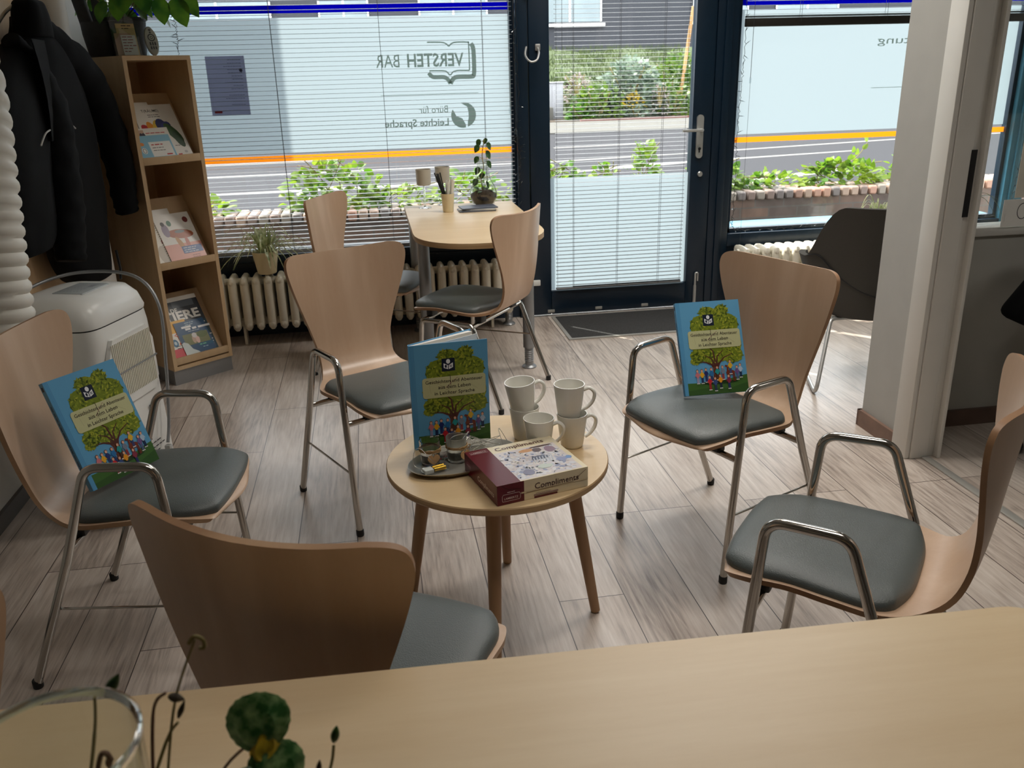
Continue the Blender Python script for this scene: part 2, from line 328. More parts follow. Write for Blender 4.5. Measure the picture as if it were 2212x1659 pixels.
M = dict(
    bronze=plain('dark_bronze', (40, 37, 33), 0.5),
    wallpart=plain('shaded_white_paint', (168, 167, 162), 0.75, var=0.03, bump=0.05, bscale=260),  # white wall paint greyed down: the partition's shade is in this colour
    floor=floor_mat(), brick=brick_mat(),
    wall=plain('white_paint', (196, 194, 188), 0.75, var=0.03, bump=0.05, bscale=260),
    wallgrey=plain('grey_paint', (170, 169, 162), 0.75, var=0.03, bump=0.05, bscale=260),
    trim=plain('white_gloss_paint', (205, 203, 197), 0.42, var=0.02),
    ceil=plain('ceiling_paint', (225, 224, 220), 0.85, var=0.02),
    petrol=plain('petrol_blue_frame', (6, 30, 48), 0.36, var=0.1, scale=3),
    petrolL=plain('teal_blue_sill', (70, 136, 164), 0.4, var=0.08),
    maple=wood('maple_veneer', (230, 208, 172), (216, 190, 150), (1.6, 16, 16), 0.36, 1.2, fine=0.5, spec=0.9),
    mapleV=wood('maple_upright', (214, 188, 152), (198, 168, 130), (16, 16, 1.4), 0.45, 1.2, fine=0.5),
    birch=wood('round_table_veneer', (222, 198, 158), (206, 178, 136), (1.4, 14, 14), 0.33, 1.4, fine=0.45, spec=0.7),
    beechleg=wood('beech_leg', (178, 142, 106), (156, 120, 86), (20, 20, 2), 0.45, 1.5),
    beech=wood('beech_ply_face', (216, 188, 162), (192, 160, 132), (11, 11, 1.1), 0.38, 1.5, coat=0.25, fine=0.3),
    ply=wood('ply_edge', (200, 166, 132), (138, 98, 66), (2, 2, 2), 0.5, 3.0),
    plyT=wood('board_edge', (190, 160, 120), (160, 128, 90), (3, 3, 60), 0.5, 2.0),
    vinyl=plain('grey_vinyl', (84, 90, 89), 0.36, var=0.04, bump=0.25, bscale=420),
    chrome=plain('chrome', (186, 182, 176), 0.13, 1.0, var=0.02),
    steel=plain('brushed_steel', (198, 194, 184), 0.28, 0.65, var=0.04),
    nickel=plain('satin_nickel', (196, 196, 194), 0.34, 0.7, var=0.02),
    silver=plain('silver_paint', (150, 152, 154), 0.38, 0.6, var=0.02),
    rubber=plain('black_rubber', (18, 18, 18), 0.6),
    black=plain('black_plastic', (22, 22, 24), 0.45),
    coat=plain('black_cloth', (3, 4, 6), 0.9, spec=0.2, var=0.25, scale=30, bump=0.3, bscale=600),
    piping=plain('pale_piping', (190, 188, 186), 0.6),
    white=plain('white_plastic', (226, 226, 222), 0.28, var=0.02),
    whiteR=plain('radiator_enamel', (222, 216, 200), 0.33, var=0.05, scale=20),
    hose=plain('hose_plastic', (224, 222, 214), 0.5, var=0.03),
    paper=plain('paper', (238, 236, 230), 0.7, var=0.02),
    china=plain('white_china', (232, 230, 222), 0.16, var=0.02),
    cream=plain('cream_ceramic', (222, 208, 172), 0.45, var=0.04),
    tapec=plain('taupe_ceramic', (186, 172, 150), 0.5),
    anthr=plain('anthracite_pot', (52, 52, 52), 0.6, var=0.15, scale=40),
    greyfab=plain('dark_grey_felt', (70, 68, 64), 0.9, var=0.08, scale=300, bump=0.2, bscale=900),
    mat=plain('ribbed_mat', (52, 52, 52), 0.95, var=0.75, scale=240, bump=0.9, bscale=260),
    alu=plain('aluminium', (176, 174, 168), 0.42, 0.5),
    slat=plain('blind_slat', (132, 133, 135), 0.4, var=0.02),
    cord=plain('cord', (70, 72, 78), 0.7),
    glass=pane_glass('window_glass'),
    film=film_mat('frosted_film', (0.29, 0.345, 0.375), 0.0),
    greyv=film_mat('grey_green_vinyl', (0.31, 0.36, 0.31), 0.0),
    orange=film_mat('orange_vinyl', (0.95, 0.26, 0.01), 0.1),
    blue=film_mat('navy_vinyl', (0.0, 0.0, 0.17), 0.05),
    poster=film_mat('lilac_poster', (0.30, 0.28, 0.38), 0.0),
    cglass=glassm('clear_glass'), acryl=pane_glass('acrylic', (0.9, 0.93, 0.94), 2.0),
    fglass=glassm('frosted_glass', (0.93, 0.95, 0.92), 0.35),
    bglass=glassm('blue_tint_glass', (0.75, 0.88, 0.9)),
    wax=plain('white_frost', (196, 190, 176), 0.6), soil=plain('soil', (60, 44, 32), 0.95, var=0.4, scale=60, bump=1.0, bscale=80),
    twine=plain('jute_twine', (170, 136, 92), 0.9), brass=plain('battery_gold', (204, 160, 52), 0.25, 0.9),
    heart=wood('wooden_heart', (214, 176, 130), (196, 152, 106), (20, 20, 20), 0.6),
    wire=plain('silver_wire', (200, 198, 190), 0.3, 0.9), darkwire=plain('black_wire', (14, 16, 18), 0.6),
    leafD=leafm('dark_leaf', (28, 58, 24), (70, 110, 50), 0.2, 60), leafM=leafm('green_leaf', (40, 90, 28), (96, 140, 40), 0.4),
    leafY=leafm('lime_leaf', (74, 118, 26), (134, 156, 46), 0.5, 6), leafS=leafm('silver_leaf', (92, 112, 95), (132, 148, 128), 0.35, 4),
    leafB=leafm('bush_leaf', (48, 82, 28), (106, 132, 46), 0.45, 3), leafP=leafm('spider_leaf', (138, 152, 96), (214, 216, 172), 0.3, 30),
    leafW=leafm('flower_sprig', (116, 100, 92), (168, 157, 153), 0.3, 8), leafG=leafm('grass_blade', (46, 62, 30), (82, 94, 48), 0.4, 2),
    yellowleaf=leafm('yellow_leaf', (190, 160, 40), (214, 186, 60), 0.4, 20),
    stem=plain('plant_stem', (124, 112, 62), 0.6), stemR=plain('red_brown_stem', (112, 78, 60), 0.6), bud=plain('dry_bud', (70, 62, 50), 0.7, var=0.3, scale=200),
    asphalt=plain('asphalt', (60, 60, 63), 0.95, spec=0.05, var=0.16, scale=40, bump=0.5, bscale=60),
    paving=plain('paving', (80, 78, 73), 0.9, var=0.1, scale=5), curb=plain('kerb_stone', (70, 68, 64), 0.9, var=0.1),
    roadline=plain('road_marking', (122, 120, 116), 0.8, var=0.06, scale=6), earth=plain('bed_earth', (72, 61, 50), 0.95, var=0.3, scale=6),
    redkerb=plain('red_kerb', (110, 66, 58), 0.9), facade=plain('dark_grey_facade', (57, 59, 65), 0.8, var=0.06, scale=0.8),
    cabinet=plain('grey_cabinet', (148, 148, 152), 0.6), winpane=plain('facade_window', (128, 142, 146), 0.15, var=0.15, scale=0.7),
    stake=wood('tree_stake', (190, 152, 104), (150, 112, 70), (6, 6, 1), 0.7),
    pr=printm('printed_gloss', 0.3), prm=printm('printed_matt', 0.6),
)
# ------------------------------------------------------------------ flat prints (covers, lettering, stickers)
class Art(MB):
    """flat printed shapes on a plane: origin O, right R, up U; later shapes lie a hair above earlier ones"""
    def __init__(s, O=(0, 0, 0), R=(1, 0, 0), U=(0, 0, 1), step=0.00012):
        MB.__init__(s); s.O = Vector(O); s.R = Vector(R).normalized(); s.U = Vector(U).normalized(); s.Nn = s.R.cross(s.U); s.k = 1; s.step = step
    def P(s, x, y): return s.O + s.R*x + s.U*y + s.Nn*(s.k*s.step)
    def poly(s, pts, c, m=0):
        vs = [s.P(*p) for p in pts]; s.k += 1
        return s.add(vs, [list(range(len(vs)))], m, lin(c) if c else None)
    def rect(s, x0, y0, x1, y1, c, m=0): return s.poly([(x0, y0), (x1, y0), (x1, y1), (x0, y1)], c, m)
    def rrect(s, x0, y0, x1, y1, r, c, m=0):
        pts = []
        for cx, cy, a0 in ((x1-r, y0+r, -90), (x1-r, y1-r, 0), (x0+r, y1-r, 90), (x0+r, y0+r, 180)):
            for k in range(6): a = math.radians(a0+k*18); pts.append((cx+r*math.cos(a), cy+r*math.sin(a)))
        return s.poly(pts, c, m)
    def ell(s, x, y, rx, ry, c, rot=0, n=14, m=0):
        ca, sa = math.cos(rot), math.sin(rot); pts = []
        for k in range(n):
            a = 2*PI*k/n; u, v = rx*math.cos(a), ry*math.sin(a); pts.append((x+u*ca-v*sa, y+u*sa+v*ca))
        return s.poly(pts, c, m)
    def many(s, polys, c, m=0):
        for pts in polys:
            vs = [s.P(*p) for p in pts]; s.add(vs, [list(range(len(vs)))], m, lin(c) if c else None)
        s.k += 1
    def line(s, pts, w, c, m=0):
        ws = w if isinstance(w, (list, tuple)) else [w]*len(pts); V = [Vector(p) for p in pts]; L = []; Rr = []
        for i, p in enumerate(V):
            t = (V[min(i+1, len(V)-1)]-V[max(i-1, 0)]).normalized(); n = Vector((-t.y, t.x)); L.append(p+n*ws[i]/2); Rr.append(p-n*ws[i]/2)
        vs = [s.P(*p) for p in L]+[s.P(*p) for p in Rr]; k = len(V); s.k += 1
        return s.add(vs, [[i, k+i, k+i+1, i+1] for i in range(k-1)], m, lin(c) if c else None)
    def text(s, body, x, y, size=None, c=(0, 0, 0), align='LEFT', width=None, bold=0.0, shear=0.0, m=0):
        cu = bpy.data.curves.new('t', 'FONT'); cu.body = body; cu.size = 1.0; cu.offset = bold; cu.shear = shear; cu.resolution_u = 2
        ob = bpy.data.objects.new('t', cu); C.objects.link(ob); bpy.context.view_layer.update()
        me = bpy.data.meshes.new_from_object(ob.evaluated_get(bpy.context.evaluated_depsgraph_get()))
        xs = [v.co.x for v in me.vertices]; x0, x1 = min(xs), max(xs)
        kx = ky = size if size else width/(x1-x0)
        if size and width: kx = width/(x1-x0)
        off = {'LEFT': 0, 'CENTER': (x1-x0)/2, 'RIGHT': x1-x0}[align]
        vs = [s.P(x+(v.co.x-x0-off)*kx, y+v.co.y*ky) for v in me.vertices]; fs = [list(p.vertices) for p in me.polygons]
        s.add(vs, fs, m, lin(c) if c else None); s.k += 1
        bpy.data.objects.remove(ob); bpy.data.curves.remove(cu); bpy.data.meshes.remove(me); return s
    def greek(s, x, y, w, n, dy, c, h=0.002, seed=1):
        """rows of tiny illegible print"""
        rr = random.Random(seed); polys = []
        for i in range(n):
            xx = x; end = x+w*rr.uniform(0.55, 1.0)
            while xx < end:
                l = rr.uniform(2, 6)*h; polys.append([(xx, y-i*dy), (xx+l, y-i*dy), (xx+l, y-i*dy+h), (xx, y-i*dy+h)]); xx += l+h*0.9
        s.many(polys, c); return s

WY = 5.166       # inner face of the shop front
XL = -1.36       # left wall

# ------------------------------------------------------------------ room shell
f = MB().b2((-1.5, -3.2, -0.1), (5.0, WY+0.06, 0)); struct(f.build('floor', M['floor']))
f = MB().b2((-1.5, -3.2, 2.85), (5.0, WY+0.1, 2.95)); struct(f.build('ceiling', M['ceil']))
f = MB().b2((XL-0.12, -3.2, 0), (XL, WY+0.1, 2.85)); struct(f.build('wall_left', M['wall']))
f = MB()
f.b2((1.98, 2.865, 0), (2.08, 3.12, 2.85)); f.b2((1.98, 1.75, 2.12), (2.08, 2.865, 2.85)); f.b2((1.98, -3.2, 0), (2.08, 1.75, 2.85))
struct(f.build('wall_right', M['wallpart']))
f = MB(); f.b2((2.0801, 3.035, 0), (4.5, 3.12, 0.80)); f.b2((2.0801, 3.035, 2.0), (4.5, 3.12, 2.85)); f.b2((2.0801, 3.035, 0.80), (2.16, 3.12, 2.0)); f.b2((4.3, 3.035, 0.8), (4.5, 3.12, 2.0))
struct(f.build('wall_inner', M['wallgrey']))
f = MB().b2((4.5, -3.2, 0), (4.6, WY+0.1, 2.85)); struct(f.build('wall_far', M['wallgrey']))
# rear wall of the office
f = MB().b2((-1.5, -3.3, 0), (5, -3.2, 2.85))
struct(f.build('wall_rear', M['wall']))
# shop front: posts, parapet, lintel
f = MB()
f.b2((XL, WY, 0), (0.865, WY+0.06, 0.47)); f.b2((XL, WY-0.03, 0.44), (0.865, WY+0.07, 0.485), bev=0.006)
f.b2((XL-0.1, WY-0.02, 0.4), (XL+0.05, WY+0.07, 2.85))
f.b2((0.865, WY-0.03, 0), (0.935, WY+0.08, 2.85), bev=0.006)
f.b2((2.055, WY-0.03, 0), (2.19, WY+0.08, 2.85), bev=0.008); f.b2((2.10, WY-0.045, 0), (2.145, WY-0.028, 2.85), bev=0.005)
f.b2((2.19, WY, 0), (4.5, WY+0.06, 0.43)); f.b2((2.19, WY-0.03, 0.375), (4.08, WY+0.05, 0.455), bev=0.006)
f.b2((XL, WY-0.02, 2.42), (4.5, WY+0.08, 2.85)); f.b2((0.935, WY-0.02, 2.30), (2.055, WY+0.06, 2.43))
struct(f.build('wall_front', M['petrol']))
f = MB(); f.b2((4.07, WY-0.03, 0), (4.22, WY+0.08, 2.85), bev=0.008); f.b2((4.105, WY-0.05, 0.4), (4.14, WY-0.03, 2.4), bev=0.005); struct(f.build('trim_1', M['petrolL']))
f = MB().b2((2.2, WY+0.082, 0.43), (4.07, WY+0.30, 0.474), bev=0.004); struct(f.build('trim_2', M['petrolL']))
f = MB(); f.b2((1.960, 2.77, 0), (1.980, 2.865, 2.12), bev=0.004); f.b2((1.960, 1.66, 0), (1.98, 1.75, 2.12), bev=0.004); f.b2((1.96, 1.66, 2.12), (1.98, 2.865, 2.2), bev=0.004)
f.b2((1.981, 2.765, 0), (2.052, 2.864, 2.11), bev=0.003); f.b2((2.053, 2.775, 0), (2.085, 2.864, 2.11), bev=0.003); f.b2((2.085, 2.75, 0), (2.1, 2.85, 2.2), bev=0.003)
dj = struct(f.build('trim_3', M['trim']))
f = MB().b2((2.046, 2.7635, 0.93), (2.068, 2.7665, 1.16)); f.build('strike_plate', M['black'], dj)
f = MB().b2((2.028, 1.75, 0.0), (2.062, 2.765, 0.006), bev=0.002); struct(f.build('trim_4', M['alu']))
f = MB().b2((1.966, 2.866, 0), (1.98, 3.134, 0.07)); f.b2((1.966, 3.12, 0), (2.1, 3.134, 0.07)); struct(f.build('baseboard_right', M['beechleg'] if False else plain('dark_oak_skirting', (120, 94, 80), 0.5, var=0.15, scale=14)))
f = MB().b2((2.1, 3.021, 0), (4.5, 3.035, 0.07)); struct(f.build('baseboard_inner', plain('dark_oak_skirting', (96, 76, 66), 0.5, var=0.15, scale=14)))
f = MB().b2((XL, -3.2, 0), (XL+0.014, 3.95, 0.06)); struct(f.build('baseboard_left', plain('dark_skirting', (84, 80, 76), 0.5)))
# interior window between the side room and the front bay
f = MB(); f.b2((2.16, 3.02, 0.80), (4.3, 3.13, 0.835), bev=0.004); f.b2((2.16, 3.02, 1.96), (4.3, 3.13, 2.0)); f.b2((2.13, 3.02, 0.8), (2.165, 3.13, 2.0)); f.b2((4.27, 3.02, 0.8), (4.31, 3.13, 2.0))
w4 = struct(f.build('window_3', M['trim']))
MB().b2((2.165, 3.07, 0.835), (4.27, 3.076, 1.96)).build('pane', M['glass'], w4)

def window(name, x0, x1, z0, z1):
    f = MB(); t = 0.025
    f.b2((x0, WY+0.004, z0), (x1, WY+0.05, z0+t)); f.b2((x0, WY+0.004, z1-t), (x1, WY+0.05, z1)); f.b2((x0, WY+0.004, z0), (x0+t, WY+0.05, z1)); f.b2((x1-t, WY+0.004, z0), (x1, WY+0.05, z1))
    w = struct(f.build(name, M['petrol'])); MB().b2((x0+t, WY+0.024, z0+t), (x1-t, WY+0.03, z1-t)).build('pane', M['glass'], w); return w
window('window_1', XL+0.05, 0.865, 0.485, 2.42)
window('window_2', 2.19, 4.07, 0.455, 2.42)

# door leaf
D = MB()
D.b2((0.94, WY-0.035, 0.012), (1.06, WY+0.03, 2.29), bev=0.006); D.b2((1.925, WY-0.035, 0.012), (2.05, WY+0.03, 2.29), bev=0.006)
D.b2((1.06, WY-0.035, 0.012), (1.925, WY+0.03, 0.16), bev=0.005); D.b2((1.06, WY-0.035, 2.16), (1.925, WY+0.03, 2.29), bev=0.005)
door = struct(D.build('door_1', M['petrol']))
MB().b2((1.06, WY-0.004, 0.16), (1.925, WY+0.002, 2.16)).build('pane', M['glass'], door)
p = MB(); p.prism([(1.972+0.021*math.cos(a), 1.052+0.105*(1 if math.sin(a) > 0 else -1)+0.021*math.sin(a)) for a in [2*PI*k/24+0.01 for k in range(24)]], 0, 0.012)
p.v = [Vector((v.x, WY-0.036-v.z, v.y)) for v in p.v]; plate = p.build('handle_plate', M['nickel'], door)
h = MB().tube(fillet([(1.975, WY-0.045, 1.092), (1.975, WY-0.095, 1.092), (1.845, WY-0.098, 1.092)], 0.02), 0.0085, 12); h.build('lever', M['nickel'], plate)
h = MB(); h.lathe([(0, 0.0), (0.0085, 0), (0.0085, 0.004), (0, 0.004)], n=16); h.box((0, -0.012, 0.002), (0.007, 0.02, 0.004)); h.v = [Vector((1.972+v.x, WY-0.0485-v.z, 0.982+v.y)) for v in h.v]; h.build('lock_cylinder', M['black'], plate)
h = MB(); h.lathe([(0, 0), (0.016, 0), (0.016, 0.01), (0.012, 0.014), (0, 0.014)], n=20); h.v = [Vector((1.985+v.x, WY-0.036-v.z, 0.832+v.y)) for v in h.v]; h.build('lock_rosette', M['nickel'], door)
h = MB(); h.tube(spline([(0.925, WY-0.05, 1.575), (0.912, WY-0.09, 1.53), (0.935, WY-0.12, 1.497), (0.972, WY-0.11, 1.505), (0.99, WY-0.08, 1.54), (0.992, WY-0.04, 1.57)], 8), 0.0058, 10)
h.box((0.992, WY-0.04, 1.572), (0.03, 0.012, 0.035), bev=0.004); h.build('hook', M['nickel'], door)
for z in (0.22, 1.9):
    h = MB(); h.tube([(0.936, WY-0.05, z-0.07), (0.936, WY-0.05, z+0.07)], 0.008, 10); h.box((0.965, WY-0.043, z), (0.045, 0.014, 0.035), bev=0.003); h.build('hinge', M['white'], door)
h = MB(); h.tube([(1.985, WY-0.045, 0.03), (1.985, WY-0.045, 0.14)], 0.010, 12); h.tube([(1.985, WY-0.045, 0.14), (1.985, WY-0.045, 0.215)], 0.007, 12); h.tube(fillet([(1.985, WY-0.045, 0.205), (1.985, WY-0.045, 0.222), (2.0, WY-0.05, 0.222), (2.0, WY-0.05, 0.17)], 0.008), 0.005, 8)
h.build('floor_bolt', M['nickel'], door)
for x in (1.055, 1.36, 1.66): MB().b2((x-0.022, WY-0.043, 0.025), (x+0.022, WY-0.034, 0.043), bev=0.003).build('drain_cap', M['alu'], door)

# ------------------------------------------------------------------ films and lettering on the glass
GY = WY+0.023
def film(label, x0, x1, z0, z1, y=GY):
    o = MB().sheet(x0, x1, z0, z1, y).build('privacy_film', M['film']); return tag(o, label, 'film')
fa = film('frosted film with mirrored lettering across the wide left shop window', XL+0.08, 0.838, 1.047, 1.752)
fb = film('frosted film on the lower half of the glass door', 1.062, 1.923, 0.162, 0.842, WY-0.0045)
fc = film('frosted film across the right shop window above an orange line', 2.217, 4.03, 1.05, 1.752)
for fo, a, b in ((fa, XL+0.08, 0.838), (fc, 2.217, 4.044)):
    tag(MB().sheet(a, b, 1.002, 1.033, GY).build('orange_stripe', M['orange'], fo), 'orange stripe')
    tag(MB().sheet(a, b, 1.774, 1.813, GY).build('blue_stripe', M['blue'], fo), 'dark blue stripe')
# lettering reads from the street, so its right is -X
def outside(x, z): return Art((x, GY-0.0010, z), (-1, 0, 0), (0, 0, 1), 0.00001)
A = outside(0, 0); A.Nn = Vector((0, -1, 0))
X = lambda x: -x
for rows in (((('VERSTEH', -0.578, 1.486, 0.098, 0.318, 0.02), ('BAR', -0.216, 1.486, 0.098, 0.130, 0.0))), (('Büro für', -0.475, 1.236, 0.056, 0.165, 0.0),), (('Leichte Sprache', -0.477, 1.166, 0.056, 0.366, 0.018),)):
    for body, x, z, sz, wd, bo in rows:
        A = outside(0, 0); A.Nn = Vector((0, -1, 0)); A.text(body, x, z, sz, None, width=wd, bold=bo); A.build('lettering', M['greyv'], fa)
B = outside(0, 0); B.Nn = Vector((0, -1, 0)); sp = lambda pts: [(-q.x, q.y) for q in spline([(a, b, 0) for a, b in pts], 5)]
B.line(sp([(0.376, 1.613), (0.455, 1.611), (0.482, 1.603), (0.497, 1.591), (0.512, 1.603), (0.538, 1.610), (0.602, 1.609), (0.609, 1.60), (0.609, 1.50), (0.608, 1.464), (0.598, 1.460), (0.545, 1.461), (0.515, 1.454), (0.497, 1.438), (0.48, 1.454), (0.46, 1.461), (0.381, 1.463)]), 0.007, None)
n = 18
B.line(sp([(0.622, 1.602), (0.634, 1.575), (0.636, 1.50), (0.633, 1.44), (0.618, 1.427), (0.545, 1.427), (0.515, 1.418), (0.497, 1.392)]), 0.024, None)
B.line(sp([(0.497, 1.392), (0.48, 1.418), (0.455, 1.428), (0.40, 1.430), (0.376, 1.452)]), 0.022, None)
B.build('book_emblem', M['greyv'], fa)
B = outside(0, 0); B.Nn = Vector((0, -1, 0))
B.poly([(-(0.568+0.068*math.cos(a)), 1.220+0.068*math.sin(a)) for a in [math.radians(d) for d in range(-75, 106, 12)]] + [(-(0.572+0.022*math.cos(t)), 1.22+0.05*t) for t in (0.9, 0.3, -0.3, -0.8)], None)
B.poly([(-(0.560+0.068*math.cos(a)), 1.216+0.068*math.sin(a)) for a in [math.radians(d) for d in range(150, 285, 12)]] + [(-0.576, 1.165), (-0.556, 1.20), (-0.522, 1.215), (-0.508, 1.243)], None)
B.build('leaf_emblem', M['greyv'], fa)
B = outside(0, 0); B.Nn = Vector((0, -1, 0)); B.line([(-0.655, 1.338), (-0.10, 1.338)], 0.003, None); B.build('rule', M['greyv'], fa)
B = outside(0, 0); B.Nn = Vector((0, -1, 0)); B.text('Stiftung', -3.46, 1.548, 0.062, None, width=0.362); B.build('lettering', M['greyv'], fc)
B = outside(0, 0); B.Nn = Vector((0, -1, 0)); B.line([(-3.7, 1.296), (-3.089, 1.296)], 0.003, None); B.build('rule', M['greyv'], fc)
# lilac notice taped to the left window
po = MB().sheet(-0.826, -0.621, 1.26, 1.566, GY-0.0012).build('notice', M['poster']); tag(po, 'lilac printed notice stuck to the left shop window', 'poster')
A = Art((-0.621, GY-0.0018, 1.26), (-1, 0, 0), (0, 0, 1), 0.00001); A.Nn = Vector((0, -1, 0))
rr = random.Random(3)
for i in range(15): A.greek(0.02, 0.285-i*0.0165, rr.uniform(0.05, 0.15), 1, 0.01, (60, 56, 78), 0.0024, i)
A.ell(0.025, 0.232, 0.009, 0.009, (70, 66, 90)); A.rect(0.15, 0.012, 0.19, 0.023, (190, 70, 80)); A.build('print', M['prm'], po)

# ------------------------------------------------------------------ venetian blinds
def slat_rows(mb, x0, x1, zs, y, w=0.025):
    for z in zs:
        vs = []; fs = []
        for k in range(4):
            t = k/3; yy = y-w/2+w*t; zz = z+0.0022*(1-(2*t-1)**2)
            vs += [(x0, yy, zz), (x1, yy, zz)]
        fs = [[2*k, 2*k+1, 2*k+3, 2*k+2] for k in range(3)]; mb.add(vs, fs)
def blind(label, x0, x1, z0, ztop, y, cords, pitch=0.0238, zlow=None, rail=0.022, railmat=None):
    t = thing('venetian_blind', label, 'blind', ((x0+x1)/2, y, z0)); cx, cz = (x0+x1)/2, z0
    MB().b2((x0-cx, -0.018, ztop-cz), (x1-cx, 0.018, ztop+0.035-cz)).build('head_rail', M['slat'], t)
    MB().b2((x0-cx, -0.013, 0), (x1-cx, 0.013, rail), bev=0.004).build('bottom_rail', railmat or M['slat'], t)
    mb = MB(); zs = []; z = (zlow or z0+rail+0.012)
    while z < ztop-0.01: zs.append(z-cz); z += pitch
    slat_rows(mb, x0-cx, x1-cx, zs, 0); mb.build('slats', M['slat'], t, angle=80)
    for x in cords:
        m2 = MB()
        for dy in (-0.0135, 0.0135): m2.tube([(x-cx, dy, rail*0.5), (x-cx, dy, ztop-cz)], 0.0011, 5)
        m2.build('ladder_cord', M['cord'], t)
    return t
BY = WY-0.035
b1 = blind('wide lowered venetian blind in front of the left shop window', XL+0.06, 0.845, 0.49, 2.38, BY, (-1.1, -0.46, 0.115, 0.68))
for x, z in ((0.792, 1.225), (0.822, 1.11)):
    c = MB().tube([(x+0.2575, -0.03, z+0.03-0.49), (x+0.2575, -0.025, 1.88)], 0.0012, 6); c.build('pull_cord', M['cord'], b1)
    c = MB().lathe([(0.003, 0.035), (0.006, 0.03), (0.0065, 0.022), (0.005, 0.0), (0, 0)], (x+0.2575, -0.03, z-0.49-0.005), 10); c.build('tassel', M['acryl'], b1)
b2_ = blind('lowered venetian blind fixed to the glass door', 1.085, 1.885, 0.172, 2.13, WY-0.05, (1.195, 1.47, 1.735), rail=0.012)
c = MB().tube([(-0.36, -0.02, 1.3), (-0.36, -0.02, 1.95)], 0.0012, 6); c.build('pull_cord', M['cord'], b2_)
c = MB().lathe([(0.003, 0.035), (0.006, 0.03), (0.006, 0.0), (0, 0)], (-0.36, -0.02, 1.268), 10); c.build('tassel', M['acryl'], b2_)
c = MB().tube([(-0.39, 0.0, 0.0), (-0.39, 0.0, 1.95)], 0.001, 5); c.tube([(0.392, 0, 0), (0.392, 0, 1.95)], 0.001, 5); c.build('guide_wire', M['cord'], b2_)
c = MB().b2((-0.3, -0.028, 0.016), (0.39, -0.02, 0.022)); c.build('rail_painted_shadow', M['black'], b2_)  # solid black strip standing in for the shade above the rail
b3 = blind('half raised venetian blind bunched above the frosted right shop window', 2.22, 4.03, 1.656, 2.38, BY, (2.56, 3.1, 3.9), rail=0.046, zlow=1.722, railmat=M['bronze'])
mb = MB(); slat_rows(mb, -0.905, 0.905, [0.049+0.0022*k for k in range(5)], 0); mb.build('stacked_slats', M['slat'], b3)
c = MB().tube([(2.26-3.125, -0.03, -0.28), (2.26-3.125, -0.03, 0.7)], 0.0012, 6); c.build('pull_cord', M['cord'], b3)
c = MB().lathe([(0.003, 0.035), (0.0065, 0.03), (0.006, 0.0), (0, 0)], (2.26-3.125, -0.03, -0.31), 10); c.build('tassel', M['acryl'], b3)
c = MB().tube([(2.27-3.125, -0.01, 0.0), (2.27-3.125, -0.01, -1.27)], 0.0009, 5); c.build('guide_wire', M['cord'], b3)

# fairy light strings hung along the frames
def lightstring(label, pts, n, seed):
    rr = random.Random(seed); P = spline(pts, 26); q = []
    for p in P: q.append(p+Vector((rr.uniform(-0.006, 0.006), rr.uniform(-0.004, 0.004), rr.uniform(-0.004, 0.004))))
    mb = MB().tube(q, 0.0014, 5); o = mb.build('light_string', M['darkwire']); tag(o, label, 'fairy lights')
    b0 = None
    for k in range(n):
        p = q[int((k+0.5)*len(q)/n)]; d = Vector((rr.uniform(-1, 1), rr.uniform(-0.6, 0.1), rr.uniform(-0.4, 0.8))).normalized()
        if b0 is None:
            b0 = MB().tube([(0, 0, 0), (0, 0, 0.022)], 0.0016, 5).tube([(0, 0, 0.0218), (0, 0, 0.032)], 0.0028, 6, m=1).build('bulb', [M['darkwire'], M['acryl']], o); b = b0
        else:
            b = b0.copy(); C.objects.link(b); b.parent = o
        b.location = p; b.rotation_euler = d.to_track_quat('Z', 'Y').to_euler()
    return o
lightstring('dark fairy light string down the frame between left window and door', [(0.868, WY-0.06, 1.9), (0.872, WY-0.06, 1.4), (0.862, WY-0.06, 1.1), (0.876, WY-0.065, 1.0), (0.862, WY-0.06, 0.75), (0.87, WY-0.06, 0.5)], 34, 1)
lightstring('dark fairy light string down the frame right of the door and along the sill', [(2.205, WY-0.07, 1.9), (2.212, WY-0.07, 1.5), (2.2, WY-0.07, 1.2), (2.2, WY-0.07, 0.9), (2.2, WY-0.07, 0.62), (2.21, WY-0.06, 0.5), (2.3, WY-0.04, 0.475), (2.6, WY-0.04, 0.472), (2.85, WY-0.04, 0.474), (3.3, WY-0.04, 0.47), (3.7, WY-0.04, 0.474), (4.0, WY-0.04, 0.47)], 70, 2)
lightstring('dark fairy light string on the teal frame seen through the inner window', [(4.12, WY-0.07, 1.9), (4.13, WY-0.07, 1.5), (4.11, WY-0.07, 1.2), (4.13, WY-0.07, 0.9), (4.11, WY-0.07, 0.6), (4.12, WY-0.07, 0.45)], 30, 3)
lightstring('thin dark light string hanging at the left edge of the left blind', [(-0.93, WY-0.12, 1.85), (-0.925, WY-0.12, 1.7), (-0.93, WY-0.12, 1.6), (-0.93, WY-0.12, 1.4)], 14, 5)

